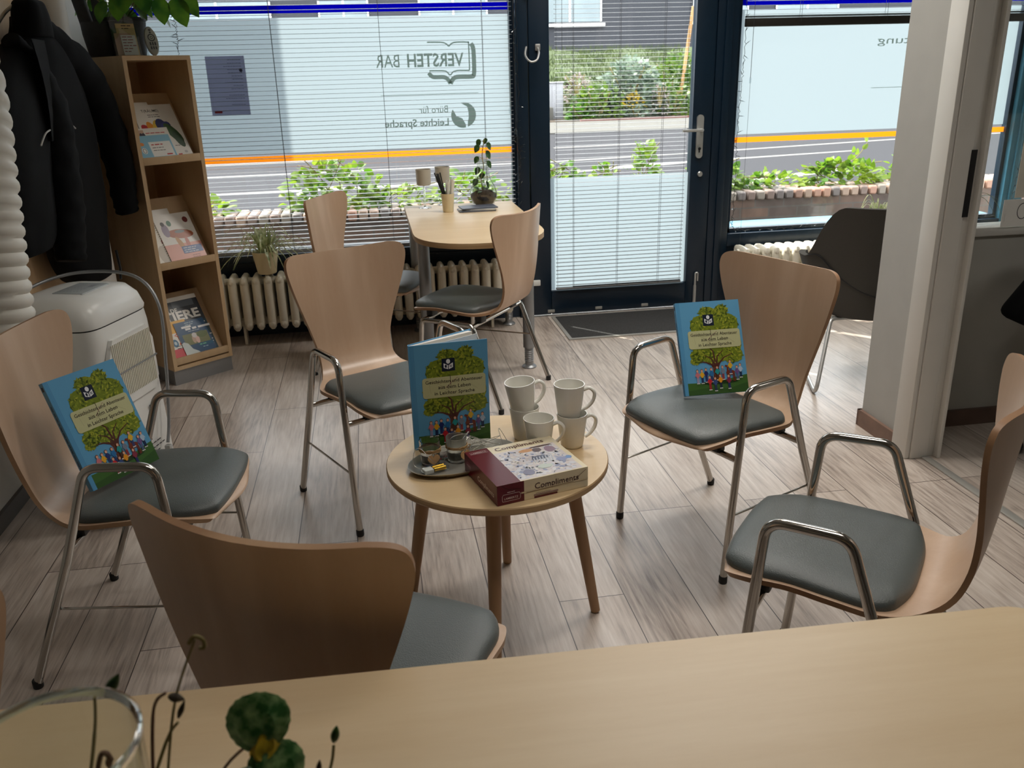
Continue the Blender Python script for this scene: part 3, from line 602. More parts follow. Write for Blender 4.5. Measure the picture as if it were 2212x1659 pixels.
# ------------------------------------------------------------------ the street
G = -0.12
struct(MB().b2((-14, WY+0.085, G-0.1), (22, 7.9, G)).build('ground_pavement', M['paving']))
struct(MB().b2((-45, 7.9, G-0.2), (60, 22.45, G-0.01)).build('ground_road', M['asphalt']))
struct(MB().b2((-45, 22.45, G-0.1), (60, 22.65, G+0.02)).build('ground_kerb', M['curb']))
struct(MB().b2((-45, 22.65, G-0.1), (60, 27.2, G+0.01)).build('ground_far_pavement', M['paving']))
struct(MB().b2((6.6, 27.2, G-0.1), (60, 27.35, G+0.06)).build('ground_bed_edge', M['redkerb']))
struct(MB().b2((-45, 27.35, G-0.1), (60, 52, G+0.03)).build('ground_bed', M['earth']))
def mark(pts, w):
    A = Art((0, 0, G-0.009), (1, 0, 0), (0, 1, 0), 0.0015); A.line(pts, w, None); struct(A.build('ground_marking', M['roadline']))
mark([(-8, 15.35), (3.2, 15.7), (6.0, 16.2), (11, 17.3), (22, 19)], 0.16)
mark([(3.9, 18.5), (6.1, 18.7)], 0.16); mark([(-6.0, 17.7), (-0.5, 17.75)], 0.3)
mark([(3.3, 13.95), (4.4, 14.42), (5.6, 14.75), (9, 15.4)], [0.05, 0.45, 0.2, 0.12]); mark([(2.0, 10.4), (5.0, 11.65), (7.3, 12.85)], 0.3)
mark([(-6, 12.9), (2.0, 13.3)], 0.25)
# facade across the street
F = MB(); F.b2((-30, 46.0, G), (60, 46.4, 12)); fb_ = struct(F.build('facade', M['facade']))
for x0, x1, z0, z1 in ((8.9, 12.2, 3.62, 4.75), (-1.8, 0.6, 3.62, 4.75), (3.0, 6.4, 3.62, 4.75), (-9, -4, 3.62, 4.75), (17, 20, 3.62, 4.75), (21.5, 25, 3.62, 4.75)):
    w = MB().b2((x0, 45.95, z0), (x1, 46.02, z1)).build('facade_window', M['winpane'], fb_)
    fr = MB(); fr.b2((x0-0.1, 45.8, z0-0.22), (x1+0.15, 46.0, z0-0.08)); fr.b2((x0, 45.9, z0), (x0+0.08, 46, z1)); fr.b2(((x0+x1)/2-0.05, 45.9, z0), ((x0+x1)/2+0.05, 46, z1)); fr.b2((x1-0.08, 45.9, z0), (x1, 46, z1))
    fr.build('window_frame', M['white'], w)
# unseen block added left of the shop front to shade the window film
struct(MB().b2((-1.75, WY+0.1, G), (-1.42, 6.3, 4.2)).build('wall_shade_blocker', M['wallgrey']))
# brick planter wall in front of the shop
w = MB().b2((-2.6, 6.8, G), (5.6, 7.1, 0.40)).build('planter_wall', M['brick']); tag(w, 'low old brick planter wall outside the shop front', 'wall')
cap = MB(); rr = random.Random(5); x = -2.6
palette = [(150, 116, 100), (128, 108, 98), (166, 140, 122), (112, 102, 98), (174, 132, 112), (140, 128, 116)]
while x < 5.55:
    cap.box((x+0.041, 6.95, 0.432), (0.074, 0.33, 0.078+rr.uniform(-0.006, 0.006)), bev=0.012, col=lin(rr.choice(palette)), seg=1); x += 0.083
cap.build('header_course', M['prm'], w)
# ------------------------------------------------------------------ chairs
# seat shell profile: y, z, half width, forward curl, upward curl
SH = [(-.302, .418, .118, 0, 0), (-.297, .425, .152, 0, .0), (-.277, .434, .185, 0, .02), (-.21, .441, .205, 0, .06), (-.13, .442, .206, 0, .10), (-.05, .437, .211, 0, .14), (.04, .432, .214, .0, .16), (.09, .433, .196, .05, .16), (.138, .444, .164, .18, .12),
      (.174, .476, .146, .35, .05), (.196, .535, .146, .5, 0), (.208, .61, .165, .65, 0), (.216, .69, .192, .8, 0), (.224, .765, .217, .92, .06), (.230, .82, .231, .95, .12), (.2335, .848, .230, .96, .16), (.2355, .862, .220, .97, .2), (.2368, .870, .202, .97, .22), (.2374, .8735, .176, .97, .24)]
def shell_pt(t, u):
    y, z, hw, cf, cu = interp(SH, t); x = u*hw
    fr = max(0.0, 1-t/4.0); yb = 0.05*fr*fr*(u*u)**1.3 - 0.0
    return Vector((x, y - cf*x*x + yb, z + cu*x*x - 0.012*fr*abs(u)**3))
def shell_n(t, u):
    e = 0.02; m = len(SH)-1
    a = shell_pt(min(t+e, m), u)-shell_pt(max(t-e, 0), u); b = shell_pt(t, min(u+e, 1))-shell_pt(t, max(u-e, -1))
    return b.cross(a).normalized()
def make_shell():
    m = len(SH)-1; nv = 66; nu = 16; th = 0.0118
    ts = [m*(j/nv) for j in range(nv+1)]; us = [-1+2*i/nu for i in range(nu+1)]
    top = [[shell_pt(t, u) for u in us] for t in ts]; nn = [[shell_n(t, u) for u in us] for t in ts]
    mb = MB(); W1 = nu+1
    vs = [p for r in top for p in r]; vb = [top[j][i]-nn[j][i]*th for j in range(nv+1) for i in range(W1)]
    q = [[j*W1+i, j*W1+i+1, (j+1)*W1+i+1, (j+1)*W1+i] for j in range(nv) for i in range(nu)]
    b0 = len(vs); mb.add(vs+vb, [f for f in q]+[[b0+k for k in reversed(f)] for f in q], 0)
    loop = [i for i in range(W1)] + [j*W1+nu for j in range(1, nv+1)] + [nv*W1+i for i in range(nu-1, -1, -1)] + [j*W1 for j in range(nv-1, 0, -1)]
    n = len(loop); mb.f += [[loop[k], b0+loop[k], b0+loop[(k+1) % n], loop[(k+1) % n]] for k in range(n)]; mb.mi += [1]*n; mb.col += [None]*n
    return mb
def make_pad():
    mb = MB(); n = 26; top = []; rim = []
    t0, t1 = 1.75, 7.2
    def P(a, b, h):
        u = 0.955*a*(1-(0.12 if b < 0 else 0.10)*b**4); t = t0+(t1-t0)*(0.5+0.5*b*(1-0.07*a**4))
        if b > 0: t -= 0.35*(b**2)*(a**4)
        return shell_pt(t, u)+shell_n(t, u)*h
    def H(a, b):
        e = max(0.0, 1-max(abs(a), abs(b))**2); return 0.006+0.024*(1-(1-e)**3.2)**0.5
    sq = lambda k: math.copysign(1-(1-abs(k))**1.7, k)
    g = [sq(-1+2*i/n) for i in range(n+1)]
    vs = [P(a, b, H(a, b)) for b in g for a in g]; W1 = n+1
    q = [[j*W1+i, j*W1+i+1, (j+1)*W1+i+1, (j+1)*W1+i] for j in range(n) for i in range(n)]
    vb = [P(a, b, 0.0005) for b in g for a in g]; b0 = len(vs)
    mb.add(vs+vb, q+[[b0+k for k in reversed(f)] for f in q])
    loop = [i for i in range(W1)] + [j*W1+n for j in range(1, n+1)] + [n*W1+i for i in range(n-1, -1, -1)] + [j*W1 for j in range(n-1, 0, -1)]
    k = len(loop); mb.f += [[loop[i], b0+loop[i], b0+loop[(i+1) % k], loop[(i+1) % k]] for i in range(k)]; mb.mi += [0]*k; mb.col += [None]*k
    return mb
shell0 = make_shell(); pad0 = make_pad()
def make_chair(name, label, arms):
    t = thing(name, label, 'chair', group='plywood visitor chairs with grey seat pads')
    shell0.build('seat_shell', [M['beech'], M['ply']], t, angle=50); pad0.build('seat_pad', M['vinyl'], t, angle=75)
    for s in (-1, 1):
        if arms:
            P = [(s*.243, -.2175, .012), (s*.243, -.172, .605), (s*.249, -.012, .609), (s*.252, .075, .36), (s*.25, .2175, .012)]
            fy = lambda z: -.2175+.0455*(z/.605); ry = lambda z: .2175-.1425*min(1, z/.36)
        else:
            P = [(s*.243, -.2175, .012), (s*.236, -.19, .395), (s*.236, .075, .392), (s*.25, .2175, .012)]
            fy = lambda z: -.2175+.0275*(z/.395); ry = lambda z: .2175-.1425*min(1, z/.392)
        lp = MB().tube(fillet(P, 0.045 if arms else 0.035, 7), 0.0112, 14).build('leg_frame', M['chrome'], t, angle=60)
        for y in (-.2175, .2175):
            MB().lathe([(0.0, 0), (0.0115, 0), (0.0128, 0.003), (0.0128, 0.022), (0.0115, 0.024)], (s*(.243 if y < 0 else .25), y, 0), 14).build('foot_cap', M['rubber'], lp)
        MB().tube([(s*.243, fy(.215), .215), (s*.243, fy(.215)+0.012, .219), (s*.247, ry(.225)-0.01, .229), (s*.247, ry(.225), .225)], 0.0035, 8).build('side_rod', M['chrome'], t)
    for y, z in ((-.187, .392), (.072, .386)):
        MB().tube([(-.238, y, z), (.238, y, z)], 0.0095, 12).build('cross_bar', M['chrome'], t)
        for s in (-1, 1): MB().box((s*.15, y, z+.022), (.05, .034, .042), bev=.006).build('bracket', M['black'], t)
    return t
def rzb(bx, by): return math.atan2(-bx, by)
cA = make_chair('armchair', 'plywood armchair behind the standing book, its back to the left radiator', True)
cA.location = (-.012, 2.917, 0); cA.rotation_euler.z = rzb(-.469, .883)
cR = dup(cA, (1.053, 2.411, 0), rzb(.92, .391), 'plywood armchair right of the round table with a blue book on its seat')
cL = dup(cA, (-.695, 2.221, 0), rzb(-.993, .12), 'plywood armchair beside the white air conditioner with a blue book on its seat')
cW2 = dup(cA, (1.014, 1.495, 0), rzb(.76, -.65), 'empty plywood armchair at the right beside the doorway')
cC = make_chair('side_chair', 'armless plywood chair in the foreground with its back to the desk', False)
cC.location = (-.096, 1.285, 0); cC.rotation_euler.z = rzb(-.485, -.874)
cW = dup(cC, (.478, 3.912, 0), rzb(.802, -.597), 'armless plywood chair at the right side of the window table')
cB = dup(cC, (-.054, 4.475, 0), rzb(-.915, .40), 'armless plywood chair at the left side of the window table against the blind')
cD = dup(cC, (-.807, 1.051, 0), rzb(.6, -.8), 'chair at the far left picture edge behind the desk, only its back edge showing')

# ------------------------------------------------------------------ round table
t = thing('coffee_table', 'small round maple table with four splayed wooden legs in the middle of the chairs', 'table', (.278, 2.085, 0))
mb = MB(); mb.lathe([(0, .466), (.286, .466), (.291, .469)], n=72, m=1); mb.lathe([(.291, .469), (.295, .474), (.295, .486), (.293, .489)], n=72, m=1); mb.lathe([(.293, .489), (0, .490)], n=72)
mb.build('table_top', [M['birch'], M['plyT']], t, angle=30)
for a in (math.radians(-10.5), math.radians(78), math.radians(169.5), math.radians(258)):
    c, s_ = math.cos(a), math.sin(a)
    MB().tube([(c*.265, s_*.265, 0.004), (c*.19, s_*.19, .465)], [.0135, .0205], 18).build('leg', M['beechleg'], t)
    # glide
TZ = 0.490
# ------------------------------------------------------------------ desk in the foreground
t = thing('desk', 'large maple desk across the bottom of the picture', 'desk', (0.15, 0.55, 0), math.radians(-1.4))
pl = []
for cx, cy, a0 in ((.70, -.36, -90), (.66, .315, 0), (-.66, .33, 90), (-.66, -.36, 180)):
    r = .055
    for k in range(8): a = math.radians(a0+k*90/7); pl.append((cx+r*math.cos(a), cy+r*math.sin(a)))
mb = MB().prism(pl, .715, .739, 0, 1); mb.prism([(x*.998, y*.998) for x, y in pl], .739, .7402, 0); mb.build('desk_top', [M['maple'], M['plyT']], t, angle=30)
for x in (-.6, .62):
    for y in (-.33, .27): MB().tube([(x, y, 0), (x, y, .715)], .025, 16).build('leg', M['silver'], t)

# ------------------------------------------------------------------ table at the window
t = thing('window_table', 'half round ended maple table on grey tube legs by the window', 'table', (0.50, 4.47, 0))
pl = [(-.315, .63), (-.315, -.30)]
for k in range(1, 18): a = PI+PI*k/18; pl.append((.0+.315*math.copysign(abs(math.cos(a))**.88, math.cos(a)), -.30+.34*math.copysign(abs(math.sin(a))**.88, math.sin(a))))
pl += [(.315, -.30), (.315, .63)]
MB().prism(pl, .705, .73, 0, 1).build('table_top', [M['maple'], M['plyT']], t, angle=30)
for x, y in ((.245, -.27), (-.265, -.20), (.27, .55), (-.27, .55)):
    lg = MB(); lg.tube([(x, y, .11), (x, y, .705)], .030, 20); lg.build('leg', M['silver'], t)
    ft = MB(); ft.lathe([(0, 0), (.036, 0), (.038, .006), (.03, .014), (.022, .016), (.022, .112), (0, .112)], (x, y, 0), 20)
    for k in range(7): ft.lathe([(.0225, 0), (.0245, .003), (.0225, .006)], (x, y, .035+k*.01), 16)
    ft.build('levelling_foot', M['silver'], t)

# ------------------------------------------------------------------ radiators
def radiator(label, x0, n, z0, z1, pitch=.0655):
    t = thing('radiator', label, 'radiator', (x0, WY-.16, 0)); sec = None
    for k in range(n):
        if sec is None:
            mb = MB()
            for y in (-.062, 0, .062):
                R = []
                for z, wx, wy in ((z0+.008, .010, .008), (z0+.024, .022, .020), (z0+.05, .0245, .023), (z1-.05, .0245, .023), (z1-.03, .0225, .021), (z1-.012, .010, .01)):
                    R.append([(wx*math.cos(2*PI*i/12), y+wy*math.sin(2*PI*i/12), z) for i in range(12)])
                mb.rings(R)
            for z in (z0+.045, z1-.04):
                mb.tube([(-pitch/2-.001, 0, z), (pitch/2+.001, 0, z)], .021, 14)
            R = []
            for y, h, w in ((-.088, .010, .010), (-.078, .024, .019), (-.05, .03, .021), (0, .032, .021), (.05, .03, .021), (.078, .024, .019), (.088, .010, .010)):
                R.append([(w*math.cos(2*PI*i/10), y, z1-.03+h*math.sin(2*PI*i/10)) for i in range(10)])
            mb.rings(R); mb.rings([[(p[0], p[1], p[2]-(z1-z0)+.07) for p in r] for r in R])
            sec = mb.build('section', M['whiteR'], t); o = sec
        else:
            o = sec.copy(); C.objects.link(o); o.parent = t
        o.location = (k*pitch, 0, 0)
    for k in (2, n-3):
        MB().b2((k*pitch+.025, -.03, 0), (k*pitch+.04, .03, z0+.06)).build('foot', M['whiteR'], t)
    return t
rL = radiator('long cream column radiator below the left shop window', -.94, 27, .085, .405)
rR = radiator('sunlit white column radiator below the right shop window behind the grey armchair', 2.235, 26, .085, .40)
v = MB(); v.tube(fillet([(1.0, 0, .12), (1.0, 0, .04), (1.0, .05, 0.02)], .02), .009, 10); 

# ------------------------------------------------------------------ door mat
t = thing('door_mat', 'dark ribbed floor mat in a metal frame in front of the glass door', 'mat', (1.05, 4.60, 0))
MB().b2((.02, .02, 0.0005), (.93, .485, .009), bev=.003).build('carpet', M['mat'], t)
f = MB(); f.b2((0, 0, 0), (.02, .5, .008)); f.b2((.93, 0, 0), (.95, .5, .008)); f.b2((0.02, 0, 0), (.93, .02, .008)); f.b2((0.02, .485, 0), (.93, .5, .008)); f.build('frame', M['alu'], t)

# ------------------------------------------------------------------ brochure shelf in the corner
dx, dy = .7695, .6386
SW, SD, SHh = .329, .50, 1.56
t = thing('brochure_shelf', 'tall maple display shelf with slanted brochure trays in the left corner', 'shelf', (-1.039, 4.316, 0), math.atan2(dy, dx))
# local x along the front, local y into the depth, front at y = 0
MB().b2((0, 0, .078), (.019, SD, SHh-.02)).build('side_panel', M['mapleV'], t); MB().b2((SW-.019, 0, .078), (SW, SD, SHh-.02)).build('side_panel', M['mapleV'], t)
MB().b2((0, 0, SHh-.02), (SW, SD, SHh)).build('top_panel', M['mapleV'], t); MB().b2((.019, SD-.01, .078), (SW-.019, SD, SHh-.02)).build('back_panel', M['mapleV'], t)
MB().b2((.002, .012, 0), (SW-.002, SD-.01, .078)).build('plinth', M['silver'], t)
MB().b2((.019, .001, .078), (SW-.019, SD-.01, .097)).build('bottom_board', M['mapleV'], t)
TR = []
for zl in (1.095, .600, .118):
    ang = math.radians(33); c, s_ = math.cos(ang), math.sin(ang)     # tray leans back by ang from upright
    L = .36; y0, z0 = .035, zl-.005
    R = Matrix.Rotation(-ang, 3, 'X')
    mb = MB(); mb.box((SW/2, y0+.5*L*s_+.006, z0+.5*L*c), (SW-.04, .010, L), R=R); mb.build('slanted_tray', M['mapleV'], t)
    MB().b2((.019, .001, zl-.013), (SW-.019, .05, zl+.004)).build('tray_floor', M['mapleV'], t); MB().b2((.019, .0, zl-.013), (SW-.019, .014, zl+.022), bev=.002).build('lip', M['mapleV'], t)
    TR.append((y0-.012, zl+.006, s_, c))
SHELF = t
sM = Matrix.Translation((-1.039, 4.316, 0)) @ Matrix.Rotation(math.atan2(dy, dx), 4, 'Z')
def tray_item(k, name, label, x0, w, h, off, paint, grp, th=.003, lift=0.0, spiral=False, cat='brochure'):
    """a leaflet leaning on tray k: x0 from the inner left side, off = stack layer"""
    y0, z0, s_, c = TR[k]; n = Vector((0, -c, s_))
    ex = sM.to_3x3() @ Vector((1, 0, 0)); eu = sM.to_3x3() @ Vector((0, s_, c)); en = sM.to_3x3() @ n
    O = sM @ (Vector((x0, y0, z0+lift)) + n*(0.004+off*0.0045))
    rot = Matrix((ex, eu, en)).transposed().to_4x4()
    o = thing(name, label, cat, O, 0, grp); o.rotation_euler = rot.to_euler()
    MB().b2((0, 0, 0), (w, h, th)).build('pages', M['paper'], o)
    A = Art((0, 0, th), (1, 0, 0), (0, 1, 0), .00006); A.rect(0, 0, w, h, (236, 234, 228)); paint(A, w, h); A.build('cover', M['pr'], o)
    if spiral:
        s = MB()
        for k in range(22): s.tube([(-.003+.004*math.cos(2*PI*i/8), h*(k+.5)/22, th/2+.004*math.sin(2*PI*i/8)) for i in range(8)], .0006, 5, closed=True)
        s.build('spiral_binding', M['darkwire'], o)
    return o
G1, G2, G3 = 'brochures on the top tray', 'brochures on the middle tray', 'brochures on the bottom tray'
rr = random.Random(11)
def pa(A, w, h): A.greek(w*.2, h*.93, w*.5, 1, .01, (40, 40, 50), .003, 1); A.ell(w*.06, h*.9, .006, .008, (20, 30, 60))
tray_item(0, 'brochure', 'white brochure hidden furthest behind on the top tray', .022, .15, .30, 0, pa, G1)
def pb(A, w, h): A.rect(0, h*.42, w*.3, h*.86, (34, 36, 44)); A.poly([(0, h*.3), (w*.5, h*.4), (w*.5, h*.48), (0, h*.5)], (200, 210, 220)); A.poly([(w*.02, h*.30), (w*.35, h*.34), (w*.1, h*.42)], (200, 30, 60))
tray_item(0, 'brochure', 'dark spined brochure with a red corner at the left of the top tray', .022, .14, .25, 1, pb, G1)
def pc(A, w, h):
    A.text('T(RÄUME)', w*.42, h*.86, None, (30, 30, 34), 'CENTER', w*.42, .004); A.greek(w*.32, h*.80, w*.28, 2, .01, (60, 60, 60), .003, 2)
    for x, y, rx, ry, c, r in ((.18, .52, .10, .13, (196, 40, 50), .6), (.30, .54, .09, .15, (232, 150, 40), .3), (.42, .57, .09, .14, (226, 190, 60), -.2), (.55, .60, .13, .13, (34, 42, 96), .2), (.64, .56, .12, .12, (44, 54, 120), -.6), (.76, .44, .12, .22, (52, 88, 46), .5), (.82, .32, .09, .16, (40, 70, 40), .3)):
        A.ell(w*x, h*y, w*rx, h*ry, c, r)
    r2 = random.Random(4)
    A.many([[(w*r2.uniform(.15, .85)+a, h*r2.uniform(.35, .72)+b) for a, b in ((0, 0), (.006, 0), (.003, .008))] for _ in range(0)] or [[(0, 0), (.0001, 0), (0, .0001)]], (30, 30, 30))
    A.greek(w*.66, h*.2, w*.14, 1, .01, (70, 40, 40), .003, 3); A.rect(w*.6, h*.02, w*.74, h*.05, (190, 40, 50)); A.ell(w*.86, h*.08, .008, .007, (190, 190, 190))
tray_item(0, 'brochure', 'tall white brochure with painted splashes of red, blue and green on the top tray', .075, .205, .28, 2, pc, G1)
def pd(A, w, h):
    A.greek(w*.34, h*.82, w*.55, 2, .014, (196, 60, 60), .004, 5); A.rect(w*.02, h*.55, w*.3, h*.95, (200, 170, 150))
    for i in range(4): A.ell(w*(.06+.07*i), h*.75, .008, .016, rr.choice([(190, 60, 60), (60, 60, 80), (200, 150, 110)]))
    A.rect(w*.6, h*.03, w*.8, h*.08, (190, 40, 50))
tray_item(0, 'brochure', 'cream brochure with red title in the middle layer of the top tray', .03, .175, .155, 3, pd, G1)
def pe(A, w, h):
    A.rect(0, 0, w, h, (140, 196, 222)); A.rect(w*.32, h*.04, w*.95, h*.70, (240, 240, 236)); A.greek(w*.38, h*.55, w*.5, 1, .01, (190, 40, 40), .005, 7); A.greek(w*.38, h*.42, w*.5, 2, .014, (60, 60, 60), .003, 8)
    A.ell(w*.13, h*.32, .013, .016, (240, 240, 240)); A.ell(w*.13, h*.32, .009, .012, (30, 40, 60)); A.ell(w*.13, h*.32, .007, .01, (240, 240, 240)); A.ell(w*.12, h*.62, .011, .009, (236, 150, 80)); A.rect(w*.72, h*.08, w*.88, h*.14, (190, 40, 50))
tray_item(0, 'brochure', 'small light blue leaflet at the front of the top tray', .024, .17, .115, 4, pe, G1)
def pf(A, w, h): A.greek(w*.1, h*.88, w*.3, 1, .01, (20, 20, 30), .004, 9); A.poly([(0, h*.3), (w, h*.4), (w, h*.55), (0, h*.45)], (226, 222, 216))
tray_item(1, 'brochure', 'white magazine behind the two spiral booklets on the middle tray', .022, .165, .29, 0, pf, G2)
def pg(A, w, h):
    A.rect(0, 0, w, h, (236, 232, 220)); A.rect(w*.45, 0, w, h*.40, (214, 216, 150)); A.ell(w*.62, h*.52, .035, .03, (214, 140, 120)); A.ell(w*.3, h*.2, .03, .05, (196, 186, 170)); A.ell(w*.5, h*.62, .01, .05, (150, 50, 50), -.4)
tray_item(1, 'booklet', 'spiral bound booklet with a yellow green patch on the middle tray', .026, .15, .245, 1, pg, G2, spiral=True)
def ph(A, w, h):
    A.rect(0, 0, w, h*.36, (226, 160, 144)); A.ell(w*.55, h*.56, w*.36, h*.10, (178, 96, 52), -.1); A.ell(w*.56, h*.61, w*.14, h*.035, (120, 132, 136))
    A.ell(w*.2, h*.66, .018, .036, (150, 136, 160)); A.ell(w*.18, h*.80, .010, .012, (60, 44, 40)); A.ell(w*.36, h*.80, .012, .016, (60, 120, 90)); A.ell(w*.84, h*.84, .014, .016, (120, 50, 50)); A.ell(w*.45, h*.36, .012, .04, (196, 140, 70), .3); A.ell(w*.65, h*.36, .01, .03, (200, 110, 90))
    A.rect(w*.42, h*.14, w*.97, h*.29, (30, 82, 150)); A.greek(w*.46, h*.245, w*.46, 3, .011, (225, 230, 236), .004, 12); A.greek(w*.62, h*.08, w*.3, 2, .01, (150, 90, 90), .0025, 13)
tray_item(1, 'booklet', 'spiral bound booklet with an orange table scene and blue title box on the middle tray', .085, .19, .255, 2, ph, G2, spiral=True)
def pi_(A, w, h):
    A.rect(0, 0, w, h, (38, 44, 52)); A.rect(0, h*.93, w, h, (226, 222, 214)); A.rect(w*.36, h*.82, w*.88, h*.92, (84, 92, 100)); A.text('WILDE', w*.02, h*.75, None, (236, 234, 228), 'LEFT', w*.42, .03); A.text('TIERE', w*.04, h*.615, .066, (240, 238, 232), 'LEFT', w*.88, .035)
    A.rect(w*.8, 0, w, h*.55, (20, 60, 72)); A.greek(w*.84, h*.5, w*.12, 1, .02, (230, 230, 230), .006, 3); A.rect(w*.85, h*.06, w*.96, h*.32, (60, 80, 110)); A.greek(w*.86, h*.28, w*.09, 5, .014, (230, 230, 230), .004, 4)
tray_item(2, 'magazine', 'dark wildlife magazine with big white lettering on the bottom tray', .045, .225, .325, 0, pi_, G3, cat='magazine')
def pj(A, w, h):
    A.rect(0, h*.68, w, h, (236, 178, 40)); A.rect(0, 0, w, h*.26, (204, 30, 44)); A.ell(w*.55, h*.53, .013, .026, (224, 100, 40)); A.ell(w*.58, h*.64, .009, .010, (170, 70, 40)); A.line([(w*.55, h*.45), (w*.42, h*.36)], .008, (224, 100, 40)); A.line([(w*.58, h*.46), (w*.68, h*.36)], .008, (224, 100, 40)); A.line([(w*.5, h*.56), (w*.36, h*.62), (w*.5, h*.66)], .006, (224, 100, 40))
    A.ell(w*.26, h*.42, .016, .022, (40, 110, 150)); A.ell(w*.27, h*.42, .007, .010, (200, 220, 230)); A.ell(w*.86, h*.7, .02, .03, (30, 70, 90)); A.greek(w*.25, h*.32, w*.7, 2, .012, (40, 40, 50), .004, 6)
tray_item(2, 'brochure', 'red, white and yellow brochure with an orange figure on the bottom tray', .024, .13, .20, 1, pj, G3)
def pk(A, w, h):
    A.rect(0, 0, w, h, (32, 78, 118)); A.greek(w*.35, h*.93, w*.25, 2, .01, (170, 190, 200), .004, 2); A.greek(w*.2, h*.80, w*.6, 1, .01, (240, 240, 240), .011, 21); A.greek(w*.3, h*.73, w*.5, 1, .01, (240, 240, 240), .011, 22); A.greek(w*.36, h*.68, w*.4, 1, .01, (190, 200, 210), .003, 23)
    A.rect(w*.12, h*.30, w*.95, h*.62, (120, 124, 78)); A.ell(w*.55, h*.45, .012, .028, (226, 190, 180)); A.ell(w*.44, h*.43, .01, .02, (200, 170, 150)); A.ell(w*.5, h*.55, .014, .014, (220, 216, 214)); A.ell(w*.75, h*.54, .03, .018, (96, 110, 56))
    A.poly([(0, 0), (w*.5, 0), (w*.42, h*.09), (w*.28, h*.18), (w*.2, h*.36), (w*.08, h*.42), (0, h*.38)], (206, 216, 216)); A.rect(w*.5, h*.20, w, h*.30, (28, 90, 124)); A.greek(w*.55, h*.24, w*.4, 1, .01, (120, 200, 160), .005, 31); A.greek(w*.62, h*.16, w*.3, 1, .01, (150, 180, 200), .004, 32)
tray_item(2, 'magazine', 'blue travel magazine with a small green photo at the front of the bottom tray', .085, .165, .185, 2, pk, G3, cat='magazine')

# ------------------------------------------------------------------ coat rack panel, pipe, coats
t = thing('coat_rack', 'maple wall panel with curved metal coat hooks on the left wall', 'coat rack', (XL+.002, 3.6, 0))
MB().b2((0, -.75, .32), (.018, .56, 2.05), bev=.002).build('panel', M['mapleV'], t)
for y, z in ((.10, 1.60), (-.10, 1.60), (-.35, 1.60), (.38, 1.60)):
    MB().tube(spline([(.12, y, z+.125), (.085, y, z+.10), (.045, y, z+.05), (.03, y, z), (.05, y, z-.045), (.085, y, z-.045), (.105, y, z-.015)], 7), .0068, 10).build('hook', M['nickel'], t)
tag(MB().tube([(-1.285, 4.24, 0), (-1.285, 4.24, 2.84)], .072, 24).build('heating_pipe', M['trim']), 'white boxed heating pipe between coat panel and corner shelf', 'pipe')

def fold(a, z, k, amp): return 1 + amp*(math.sin(5*a+7*z+k)*.5 + math.sin(9*a-11*z+2*k)*.35 + math.sin(3*a+19*z)*.3)
def garment_body(mb, rows, x0, amp=.06, k=0, n=40):
    """rows: z, y0, y1, half thickness, x offset"""
    R = []; m = (len(rows)-1)*5
    for j in range(m+1):
        z, y0, y1, th, xo = interp(rows, j/5)
        cy, hy = (y0+y1)/2, (y1-y0)/2; ring = []
        for i in range(n):
            a = 2*PI*i/n; s_ = fold(a, z*1.3, k, amp)
            ring.append((x0+xo+th*s_*math.copysign(abs(math.cos(a))**.88, math.cos(a)), cy+hy*(1+(s_-1)*.35)*math.copysign(abs(math.sin(a))**.885, math.sin(a)), z))
        R.append(ring)
    mb.rings(R)
def sleeve(mb, pts, rad, k=0, n=22, amp=.05):
    P = spline(pts, 6); m = len(P); vs = []; rt_ = [(q, 0) for q in rad]
    for i, p in enumerate(P):
        r = interp(rt_, i/(m-1)*(len(rad)-1))[0]
        tn = (P[min(i+1, m-1)]-P[max(i-1, 0)]).normalized(); ax = Vector((1, 0, 0)); bn = tn.cross(ax).normalized()
        vs.append([tuple(p + (ax*math.cos(a)*.72 + bn*math.sin(a))*r*fold(a, i*.14, k, amp)*(1+.05*math.sin(i*1.9+k))) for a in [2*PI*q/n for q in range(n)]])
    mb.rings(vs)
# jacket further back, on the right
t = thing('jacket', 'black quilted jacket hanging nearest the corner shelf', 'jacket', (0, 0, 0), group='black jackets on the coat rack')
mb = MB(); garment_body(mb, [(.655, 3.80, 4.10, .075, 0), (.70, 3.70, 4.12, .085, 0), (.80, 3.62, 4.15, .09, 0), (1.0, 3.60, 4.20, .095, 0), (1.25, 3.58, 4.24, .095, 0), (1.45, 3.58, 4.18, .09, 0), (1.57, 3.62, 4.05, .08, 0), (1.64, 3.68, 3.92, .06, 0), (1.69, 3.70, 3.84, .045, 0)], -1.23, .05, 1)
mb.build('body', M['coat'], t, angle=80)
mb = MB(); sleeve(mb, [(-1.215, 3.80, 1.68), (-1.20, 3.95, 1.60), (-1.17, 4.17, 1.48), (-1.15, 4.30, 1.30), (-1.13, 4.32, 1.1), (-1.13, 4.31, .96), (-1.13, 4.32, .885)], (.045, .075, .092, .092, .085, .075, .068), 2); mb.build('sleeve', M['coat'], t, angle=80)
mb = MB(); garment_body(mb, [(1.62, 3.66, 3.90, .06, 0), (1.68, 3.66, 3.86, .06, .01), (1.735, 3.68, 3.84, .05, .01), (1.75, 3.70, 3.82, .03, .01)], -1.215, .05, 3); mb.build('collar', M['coat'], t, angle=80)
MB().tube([(-1.15, 4.10, .74), (-1.148, 4.11, .655), (-1.15, 4.09, .61)], .006, 6).build('zip_pull', M['black'], t)
MB().tube(spline([(-1.13, 3.62, 1.33), (-1.125, 3.69, 1.315), (-1.122, 3.76, 1.285)], 5), .003, 6).build('pocket_piping', M['piping'], t)
